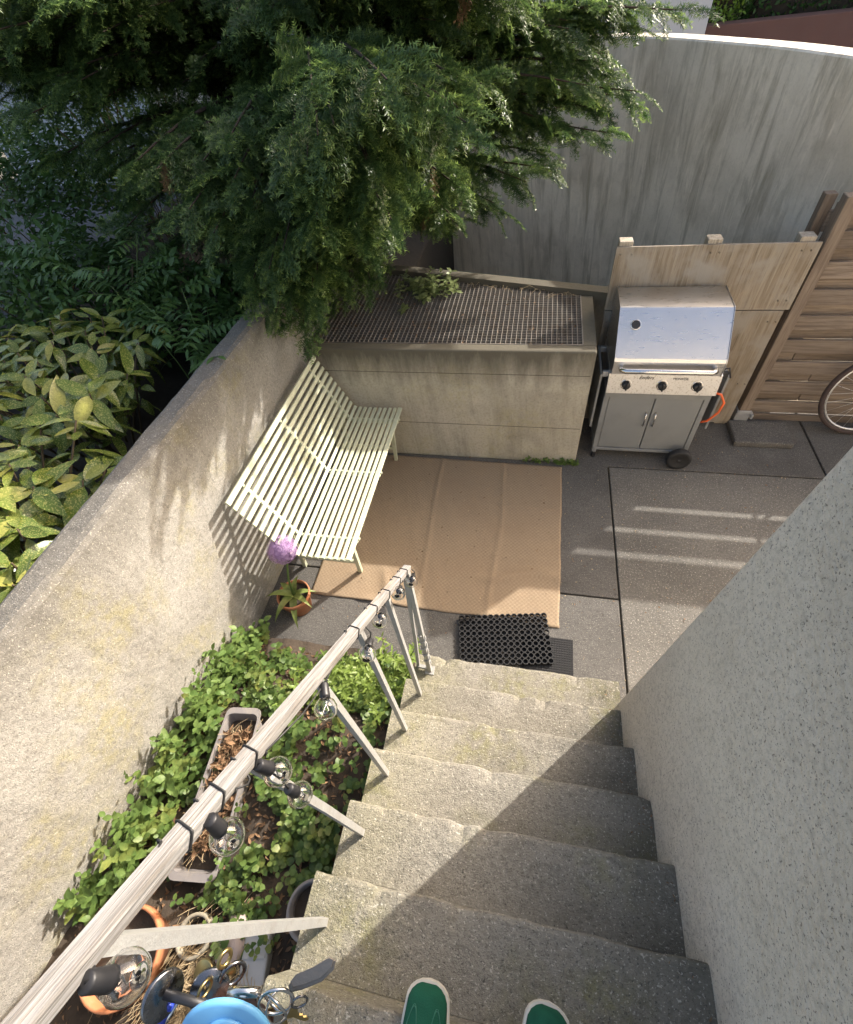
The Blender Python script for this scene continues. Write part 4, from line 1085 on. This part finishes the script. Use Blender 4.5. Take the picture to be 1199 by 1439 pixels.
# dense dark undergrowth filling the ground below the yew
def undergrowth(loc, half, top, n, lab):
    t = thing('evergreen_undergrowth', (loc[0], loc[1], garden_z(*loc)), lab, 'shrub'); Rs, Ps, Ss = [], [], []; sm_ = MB()
    for _ in range(n):
        a = rnd.random() * 6.283; r = math.sqrt(rnd.random()); x, y = loc[0] + half[0] * r * math.cos(a), loc[1] + half[1] * r * math.sin(a)
        h = (top - .78) * math.sqrt(max(.05, 1 - r * r * .8)) * (1 + .25 * noise1(x * 5 + y * 3, 2)); z = .80 + h * (1 - .55 * rnd.random() ** 2)
        d = Vector((x - loc[0] + rnd.gauss(0, .3), y - loc[1] + rnd.gauss(0, .3), rnd.gauss(.15, .3))).normalized(); Rs.append(frame(d, (0, 0, 1), rnd.gauss(0, .5))); Ps.append(np.array((x, y, z))); Ss.append(rnd.uniform(.05, .10))
    Vv, Ff, _ = scatter([leaf_template(1, .42, .2, .3, 4)], [0] * n, Rs, Ps, Ss); tag(np_mesh('foliage', Vv, Ff, M['pinnate'], t, org=ORG[t.name], smooth=True), kind='stuff')
    for _ in range(16):
        p = Vector((loc[0] + rnd.gauss(0, half[0] * .25), loc[1] + rnd.gauss(0, half[1] * .25), .76)); q = Vector((p.x + rnd.gauss(0, half[0] * .4), p.y + rnd.gauss(0, half[1] * .4), .8 + (top - .8) * .8)); sm_.tube([p, p.lerp(q, .5) + Vector((0, 0, .06)), q], .006, 5)
    obj('stems', sm_, M['twig'], t)
undergrowth((-3.75, 3.0), (.75, .9), 1.62, 4200, 'dark evergreen shrub between the asphalt path and the yew')
undergrowth((-2.55, 3.25), (.75, .55), 1.42, 2600, 'shaded evergreen shrub at the foot of the yew trunk beside the wall')
undergrowth((-5.3, 4.6), (1.2, 1.2), 2.1, 5200, 'broad dark evergreen bush on the far side by the path')
undergrowth((-4.25, 5.2), (.8, 1.3), 2.5, 5200, 'tall dark evergreen shrub behind the yew trunk')

# ------------------------------------------------------------------ yew tree
def yew_spray(seed, L=.21):
    r = random.Random(seed); V = []; F = []; T = []
    def needles(p0, d, n_, ln, step, tip_tint):
        nonlocal V, F, T
        for i in range(n_):
            p = p0 + d * (i * step); t = i / n_
            for s_ in (-1, 1):
                side = np.cross((0, 0, 1), d); side /= np.linalg.norm(side)
                nd = d * .55 + side * s_ * .83 + np.array([0, 0, r.uniform(-.55, .75)]); nd /= np.linalg.norm(nd)
                l_ = ln * r.uniform(.75, 1.1) * (1 - .45 * t ** 3); w = np.cross(nd, (0, 0, 1)); w = w / (np.linalg.norm(w) + 1e-6) * .0030 + np.array([0, 0, r.uniform(-.0012, .0012)])
                o = len(V); V += [p + w, p - w, p + nd * l_]; F.append((o, o + 1, o + 2)); T.append(tip_tint * max(0, t - .35) * 1.5)
        o = len(V); e = p0 + d * (n_ * step); w = np.array([0, 0, .0013]); s2 = np.cross((0, 0, 1), d) * .0014
        V += [p0 + s2, p0 - s2, e]; F.append((o, o + 1, o + 2)); T.append(.3 * tip_tint)
    d = np.array([1., 0, 0]); p = np.zeros(3); seg = 11; tw = []
    for i in range(seg):
        tw.append((p.copy(), d.copy())); nd = d + np.array([0, r.gauss(0, .05), -.05]); nd /= np.linalg.norm(nd); needles(p, d, 3, .027, L / seg / 3, .4 if i == seg - 1 else 0); p = p + d * L / seg; d = nd
    needles(p, d, 5, .024, .009, 1.0)
    for i, (p_, d_) in enumerate(tw):
        if i < 1: continue
        for s_ in (-1, 1):
            if r.random() < .12: continue
            side = np.cross((0, 0, 1), d_); dd = d_ * .62 + side * s_ * .75 + np.array([0, 0, r.uniform(-.3, .05)]); dd /= np.linalg.norm(dd)
            ln = L * (.46 - .30 * abs(i / seg - .35)) * r.uniform(.6, 1.1); needles(p_, dd, int(ln / .0092), .026, .0092, r.choice((.15, .5, .8, 1.)))
    return np.array(V), np.array(F), np.array(T)
YT = [yew_spray(s) for s in range(6)]
yew = thing('yew_tree', (-2.3, 5.0, .7), 'large dark green yew tree overhanging the garden wall and the grating', 'tree')
trunk = MB()
trunk.tube([(-2.3, 5.0, .6), (-2.33, 4.95, 1.3), (-2.25, 5.0, 2.2), (-2.3, 5.1, 3.2), (-2.2, 5.0, 4.4)], [.17, .14, .12, .09, .05], 12)
trunk.tube([(-2.3, 5.0, .9), (-2.6, 4.8, 1.8), (-2.9, 4.7, 2.8), (-3.1, 4.8, 4.0)], [.10, .08, .065, .04], 10)
trunk.tube([(-2.28, 5.0, 1.0), (-1.95, 4.8, 1.9), (-1.7, 4.7, 2.9), (-1.6, 4.8, 4.0)], [.10, .085, .06, .04], 10)
obj('trunk', trunk, M['bark'], yew)
tips = []
def poly_in(px, py, P):
    c = False; j = len(P) - 1
    for i in range(len(P)):
        if (P[i][1] > py) != (P[j][1] > py) and px < (P[j][0] - P[i][0]) * (py - P[i][1]) / (P[j][1] - P[i][1]) + P[i][0]: c = not c
        j = i
    return c
def cluster(P, n, ylo, yhi, zmax=9):
    k = 0; xs = [p[0] for p in P]; ys = [p[1] for p in P]; guard = 0
    while k < n and guard < n * 200:
        guard += 1
        px, py = rnd.uniform(min(xs), max(xs)), rnd.uniform(min(ys), max(ys))
        if not poly_in(px, py, P): continue
        q = on_y(px, py, rnd.uniform(ylo, yhi))
        if q[2] > zmax or q[2] < .9: continue
        tips.append(q); k += 1
cluster([(560, -40), (860, -40), (850, 40), (845, 120), (800, 175), (750, 215), (690, 270), (640, 320), (570, 330), (540, 200)], 62, 3.7, 4.7)
cluster([(640, -40), (930, -30), (900, 30), (640, 60)], 14, 4.2, 4.6)
for (px_, py_) in ((905, 128), (868, 100), (858, 186), (835, 150), (790, 240), (770, 215), (715, 300), (700, 285), (965, 14), (930, 8), (880, 40), (840, 60), (655, 318), (820, 190), (745, 255), (800, 120), (850, 20), (860, 75), (890, 135), (880, 15), (780, 170)):
    tips.append(on_y(px_ - 6, py_, 4.2 + rnd.uniform(-.25, .25)))
cluster([(90, 185), (200, 160), (330, 180), (470, 200), (510, 320), (450, 390), (330, 380), (230, 290), (90, 230)], 34, 2.35, 2.95)
cluster([(330, 330), (560, 300), (600, 350), (530, 400), (440, 440), (360, 450), (300, 420)], 26, 2.95, 3.45)
cluster([(-80, -80), (640, -80), (640, 150), (400, 170), (100, 130), (-80, 150)], 120, 3.3, 5.0)
cluster([(-110, -60), (160, -60), (130, 190), (-20, 170), (-110, 160)], 44, 2.9, 3.8)
cluster([(60, 200), (330, 200), (520, 330), (430, 420), (200, 400), (60, 320)], 40, 3.2, 4.2)
cluster([(520, 180), (690, 250), (630, 305), (520, 300)], 20, 3.6, 4.3)
cluster([(335, 380), (460, 370), (445, 455), (355, 462)], 16, 2.5, 2.95)
cluster([(420, 190), (560, 190), (570, 330), (430, 340)], 22, 2.3, 2.85)
for _ in range(34): tips.append(np.array([rnd.uniform(-4.2, -.4), rnd.uniform(3.1, 6.2), rnd.uniform(2.7, 4.4)]))
# boughs in front of the sun whose shadow dapples the wall
for _ in range(10): tips.append(np.array([rnd.uniform(-.95, -.3), rnd.uniform(2.3, 2.7), rnd.uniform(2.28, 2.5)]))
for _ in range(24): tips.append(np.array([rnd.uniform(-1.15, -.3), rnd.uniform(2.85, 3.5), rnd.uniform(1.7, 2.4)]))
for _ in range(30): tips.append(np.array([rnd.uniform(-1.0, .35), rnd.uniform(2.8, 3.9), rnd.uniform(2.6, 3.25)]))
Rs, Ps, Ss, pk = [], [], [], []; br = MB()
for tp in tips:
    tp = Vector(tp); hub_z = min(4.2, max(1.1, tp.z * .8 + .35)); hub = Vector((-2.3 + .5 * math.tanh(tp.x + 2.3), 4.95, hub_z))
    mid = hub.lerp(tp, .5) + Vector((0, 0, .12 + .12 * rnd.random())); P = []
    for i in range(9):
        t = i / 8; P.append(hub * (1 - t) ** 2 + mid * 2 * t * (1 - t) + tp * t * t)
    Lb = (tp - hub).length
    br.tube(P, [max(.0025, .022 * (1 - i / 8) + .003) for i in range(9)], 5, cap=False)
    ns = int(min(22, 10 + 6 * Lb)); t0 = max(.2, 1 - 1.45 / max(Lb, .3))
    for i in range(ns):
        t = t0 + (1 - t0) * (i + rnd.random() * .5) / ns; t = min(t, .995)
        p = hub * (1 - t) ** 2 + mid * 2 * t * (1 - t) + tp * t * t; tg = ((mid - hub) * (1 - t) + (tp - mid) * t).normalized()
        sd_ = Vector((-tg.y, tg.x, 0)).normalized() * (1 if i % 2 else -1)
        a = rnd.uniform(.25, 1.0) if i < ns - 1 else .1
        d = (tg * math.cos(a) + sd_ * math.sin(a) + Vector((0, 0, rnd.uniform(-.38, .30)))).normalized()
        Rs.append(frame(d, (0, 0, 1), rnd.gauss(0, .55))); Ps.append(np.array(p)); Ss.append(rnd.uniform(.7, 1.35)); pk.append(rnd.randrange(6))
obj('branches', br, M['bark'], yew)
Vv, Ff, Tt = scatter(YT, pk, Rs, Ps, Ss)
tag(np_mesh('crown', Vv, Ff, M['yew'], yew, Tt, org=ORG[yew.name]), kind='stuff')
dead = [rnd.randrange(len(pk)) for _ in range(70)]
Vd, Fd, _ = scatter(YT, [pk[i] for i in dead], [Rs[i] @ frame((1, rnd.gauss(0, .5), -.6)) for i in dead], [Ps[i] for i in dead], [Ss[i] * .8 for i in dead])
tag(np_mesh('dead_sprigs', Vd, Fd, M['litter'], yew, org=ORG[yew.name]), kind='stuff')
print('yew tris', len(Ff), 'sprays', len(pk))

# ------------------------------------------------------------------ hedge and bright bush beyond the red wall
def bushy(name, lo, hi, n, size, mat, lab, core=True):
    t = thing(name, ((lo[0] + hi[0]) / 2, (lo[1] + hi[1]) / 2, lo[2]), lab, 'hedge' if 'hedge' in name else 'bush')
    Rs, Ps, Ss = [], [], []
    for _ in range(n):
        p = np.array([rnd.uniform(lo[i], hi[i]) for i in range(3)]); f = rnd.random()
        if f < .6: p[1] = lo[1] + abs(rnd.gauss(0, .07)) + .08 * noise1(p[0] * 3 + p[2] * 4, 2)
        elif f < .8: p[2] = hi[2] - abs(rnd.gauss(0, .07))
        else: p[0] = lo[0] + abs(rnd.gauss(0, .07))
        Rs.append(frame((rnd.gauss(0, 1), rnd.gauss(-.5, 1), rnd.gauss(.2, .8)), roll=rnd.gauss(0, .6))); Ps.append(p); Ss.append(size * rnd.uniform(.6, 1.2))
    Vv, Ff, _ = scatter([leaf_template(1, .55, .2, .2, 3)], [0] * n, Rs, Ps, Ss)
    tag(np_mesh('foliage', Vv, Ff, mat, t, org=ORG[t.name]), kind='stuff')
    obj('stems', MB().box((lo[0] + .12, lo[1] + .14, lo[2]), (hi[0] - .1, hi[1], hi[2] - .12), .05), M['garden'], t)  # solid dark core added inside the leaves, not real stems
tag(obj('upper_ground', MB().box((1.6, 8.26, -1.6), (30, 40, 1.7)), M['garden']), kind='structure')
bushy('clipped_hedge', (2.12, 8.45, 1.7), (9, 9.6, 3.6), 16000, .06, M['hedge'], 'dark green clipped hedge behind the red brown wall')
bushy('bright_bush', (1.58, 8.30, 1.7), (2.10, 8.9, 2.9), 2600, .05, M['bright_bush'], 'bright yellow green bush between the grey building and the hedge')

# ------------------------------------------------------------------ shoes on the top step
def shoe(cx, toe_y, rot, lab, grp=None):
    base = (cx, toe_y - .14, RISE * 7); t = thing('shoe', base, lab, 'shoe', grp); Rz = Matrix.Rotation(rot, 3, 'Z'); L = .285
    def half(u):        # half width of the sole, u from toe 0 to heel 1
        if u < .12: w = .050 * math.sqrt(max(0, 1 - ((.12 - u) / .12) ** 2)) * (.94) + .0
        else: w = .047 + .004 * math.sin(min(1, (u - .12) / .2) * math.pi / 2) - .014 * math.exp(-((u - .62) / .17) ** 2)
        if u > .9: w *= math.sqrt(max(0, 1 - ((u - .9) / .1) ** 2))
        return max(w, .0006)
    def P(x, y, z): p = Rz @ Vector((x, y, 0)); return (cx + p.x, toe_y + p.y - 0.0, RISE * 7 + z)
    us = [0, .01, .03, .06, .1, .16, .24, .34, .46, .6, .74, .86, .93, .97, .99, 1.]
    def ring_strip(prof):      # prof: list of (outset, z) from bottom to top
        V = []; F = []; m2 = 2 * len(us) - 2
        outl = [(-half(u), -u * L) for u in us] + [(half(u), -u * L) for u in us[-2:0:-1]]
        for (e, z) in prof:
            for (x, y) in outl:
                c_ = np.array([0, -.5 * L]); dv = np.array([x, y]) - c_; dv = dv * (1 + e / (np.linalg.norm(dv) + 1e-6)); q = c_ + dv; V.append(P(q[0], q[1], z))
        for i in range(len(prof) - 1):
            for k in range(m2): F.append((i * m2 + k, i * m2 + (k + 1) % m2, (i + 1) * m2 + (k + 1) % m2, (i + 1) * m2 + k))
        return V, F, m2
    V, F, m2 = ring_strip([(.0, .002), (.004, .004), (.0045, .020), (.003, .026), (-.004, .027)]); F += [tuple(range(m2)), tuple(len(V) - m2 + k for k in range(m2))]
    obj('sole', MB().add(V, F, False), M['sole'], t)
    # upper: cross-sections from toe to heel
    V = []; F = []; n = 14; secs = [.012, .03, .06, .10, .16, .24, .32, .40]
    hts = [.028, .040, .050, .056, .062, .070, .080, .090]
    for u, h in zip(secs, hts):
        w = half(u) - .003
        for k in range(n + 1):
            a = math.pi * k / n; x = -math.cos(a) * w; z = .024 + (h - .024) * (math.sin(a) ** .62); V.append(P(x, -u * L, z))
    for i in range(len(secs) - 1):
        for k in range(n): a = i * (n + 1) + k; F.append((a, a + 1, a + n + 2, a + n + 1))
    F.append(tuple(range(n + 1)))
    obj('upper', MB().add(V, F, True), M['suede'], t)
    # heel quarters round the opening
    V = []; F = []; uu = [.40, .5, .6, .7, .8, .88, .94, .975]; sides = []
    path_ = [(-1, u) for u in uu] + [(0, .99)] + [(1, u) for u in uu[::-1]]
    for (s_, u) in path_:
        w = half(u) - .003; hz = .085 - .02 * math.sin((u - .4) / .6 * math.pi) + .004
        for (k, z) in ((1., .024), (.97, .05), (.86, hz), (.80, hz - .002), (.84, .03)): V.append(P(s_ * w * k, -u * L * (1 if abs(s_) else (1 - .006 * (z > .05))), z))
    for i in range(len(path_) - 1):
        for k in range(4): a = i * 5 + k; F.append((a, a + 1, a + 6, a + 5))
    obj('heel_quarter', MB().add(V, F, True), M['suede'], t)
    V, F, m2 = ring_strip([(-.006, .029)]); obj('insole', MB().add(V, [tuple(range(m2))]), M['insole'], t)
    st3 = MB()
    for off in (0., .0055):
        for s_ in (-1, 1):
            pts_ = []
            for k in range(15):
                tt = k / 14; aa = math.pi * (1 - tt)       # arch shaped seam on each side of the vamp
                u = .34 - .20 * math.sin(math.pi * min(1, tt)) ** .7 - off * 2 * (math.sin(math.pi * tt)); xr = (.86 - .62 * tt) + off * (tt - .5) * 8
                i = max(0, min(len(secs) - 2, next((q for q in range(len(secs) - 1) if secs[q + 1] >= u), 0))); f_ = (u - secs[i]) / (secs[i + 1] - secs[i]); h = hts[i] + (hts[i + 1] - hts[i]) * f_
                w = half(u) - .003; z = .024 + (h - .024) * (math.sqrt(max(0, 1 - xr * xr)) ** .62); pts_.append(P(s_ * xr * w, -u * L, z + .0008))
            st3.tube(pts_, .0009, 5, cap=False)
    obj('stitching', st3, M['thread'], t); return t
shoe(-.109, -.150, math.radians(1), 'green suede slip on shoe with cream sole nearer the handrail')
shoe(.154, -.136, math.radians(-6), 'green suede slip on shoe with cream sole nearer the house wall')

# ------------------------------------------------------------------ key bunch held at arm's length
D = .46
def K(px, py, dd=0.): return Vector(at_depth(px, py, D + dd))
vx = Vector(CAM_R[0]); vy = -Vector(CAM_R[1]); vz = -Vector(CAM_R[2])         # picture right, up, towards the viewer
def facing(tx=0., ty=0.): return Matrix((vx, vy, vz)).transposed() @ Matrix.Rotation(tx, 3, 'X') @ Matrix.Rotation(ty, 3, 'Y')
sc_ = D / F_PX
kb = thing('key_bunch', tuple(K(390, 1410)), 'bunch of keys with rings, fobs and a light blue disc below the handrail', 'keys')
def ring_(px, py, r, thick, m, tx=0., ty=0., dd=0., name='key_ring'):
    q = facing(tx, ty); c = K(px, py, dd); R_ = r * sc_
    return obj(name, MB().tube([c + q @ Vector((R_ * math.cos(a), R_ * math.sin(a), 0)) for a in np.linspace(0, 2 * math.pi, 33)], thick * sc_, 8, cap=False), m, kb)
def disc_(px, py, r, th, m, tx=0., ty=0., dd=0., name='fob', sx=1., hole=None):
    q = facing(tx, ty); c = K(px, py, dd); r_, t_ = r * sc_, th * sc_
    pr2 = [(.0 if not hole else hole * sc_, t_), (r_ * .93, t_), (r_, t_ * .5), (r_, -t_ * .5), (r_ * .93, -t_), (.0 if not hole else hole * sc_, -t_)]
    if hole: pr2.append(pr2[0])
    mb = MB().lathe(pr2, (0, 0, 0), 32); mb.v = [tuple(c + q @ Vector((v[0] * sx, v[1], v[2]))) for v in mb.v]; return obj(name, mb, m, kb)
blue = disc_(318, 1462, 62, 5, M['blue'], .12, 0, -.03, 'disc_fob', hole=24)
ring_(318, 1462, 27, 4, M['blue'], .12, 0, -.036, 'disc_collar')
disc_(229, 1399, 30, 4, M['steel_dark'], -.2, 1.0, .0, 'steel_disc')
obj('black_key', MB().tube([K(232, 1398, -.004), K(262, 1405, -.006), K(296, 1416, -.01)], [6 * sc_, 6 * sc_, 7 * sc_], 10), M['black'], kb)
disc_(295, 1392, 27, 4, M['steel_dark'], -.3, .3, .01, 'key_head')
ring_(288, 1390, 11, 2.2, M['brass'], .3, 1.1, .002, 'split_ring')
disc_(287, 1373, 21, 2.5, M['brass'], -.4, -.5, .02, 'brass_key_head')
ring_(327, 1369, 17, 3.0, M['steel_dark'], .2, .6, .02, 'padlock_ring'); disc_(324, 1367, 8, 2, M['brass'], .2, .5, .02, 'brass_tag')
ring_(316, 1347, 10, 3., M['brass'], 0, 1.0, .015, 'brass_clip')
obj('blue_strap', MB().tube([K(240, 1408, .004), K(231, 1424, .004), K(222, 1445, .004)], [7 * sc_, 8 * sc_, 8 * sc_], 8), M['blue2'], kb)
obj('steel_tag', MB().tube([K(225, 1450, .003), K(238, 1428, .003), K(252, 1406, .003)], [2 * sc_, 3 * sc_, 2 * sc_], 6), M['chrome'], kb)
obj('steel_barrel', MB().tube([K(321, 1394, -.006), K(366, 1395, -.006)], 6.5 * sc_, 14), M['chrome'], kb)
lb = MB(); pts_ = [(322, 1402), (350, 1402), (372, 1412), (384, 1440), (300, 1440), (290, 1418)]
V = [K(a, b, dd) for dd in (.0, .012) for a, b in pts_]; n = len(pts_); lb.add(V, [tuple(range(n)), tuple(range(2 * n - 1, n - 1, -1))] + [(i, (i + 1) % n, n + (i + 1) % n, n + i) for i in range(n)])
obj('leather_fob', lb, M['leather'], kb)
ring_(388, 1408, 23, 2.4, M['chrome'], .25, .15, -.008); ring_(386, 1411, 20, 2.0, M['chrome'], .5, -.5, -.004); ring_(392, 1414, 18, 1.8, M['chrome'], -.4, .7, .0)
ring_(421, 1408, 10.5, 1.6, M['steel_dark'], .3, .3, -.004)
def key(px, py, ang, L, m, dd=0.):
    c = K(px, py, dd); q = facing(.3, .2) @ Matrix.Rotation(ang, 3, 'Z')
    poly = [(0, -7), (4, -11), (14, -12), (20, -5), (L, -5), (L + 3, 0), (L - 4, 3), (L - 8, 1), (L - 12, 4), (L - 16, 2), (20, 5), (14, 12), (4, 11), (0, 7)]
    V = [tuple(c + q @ Vector((a * sc_, b * sc_, e * sc_))) for e in (-1.2, 1.2) for a, b in poly]; n = len(poly)
    obj('key', MB().add(V, [tuple(range(n))[::-1], tuple(range(n, 2 * n))] + [(i, (i + 1) % n, n + (i + 1) % n, n + i) for i in range(n)]), m, kb)
key(378, 1418, -1.1, 46, M['brass'], .004); key(392, 1424, -1.7, 44, M['chrome'], .008); key(400, 1420, -.8, 42, M['brass'], .012)
poly = [(405, 1385), (413, 1374), (440, 1362), (466, 1346), (473, 1349), (470, 1362), (452, 1380), (425, 1391), (408, 1395)]
for (dd, s_, m, nm) in ((.0, 1., 'greyfob', 'grey_fob'), (-.004, .9, 'greyfob', 'grey_fob')):
    cx_, cy_ = 438, 1371; V = [K(cx_ + (a - cx_) * s_ * (1 if e else .96), cy_ + (b - cy_) * s_ * (1 if e else .9) - (4 if dd < 0 else 0), dd + e * .003) for e in (0, 1) for a, b in poly]; n = len(poly)
    obj(nm, MB().add(V, [tuple(range(n)), tuple(range(2 * n - 1, n - 1, -1))] + [(i, (i + 1) % n, n + (i + 1) % n, n + i) for i in range(n)]), M[m], kb)
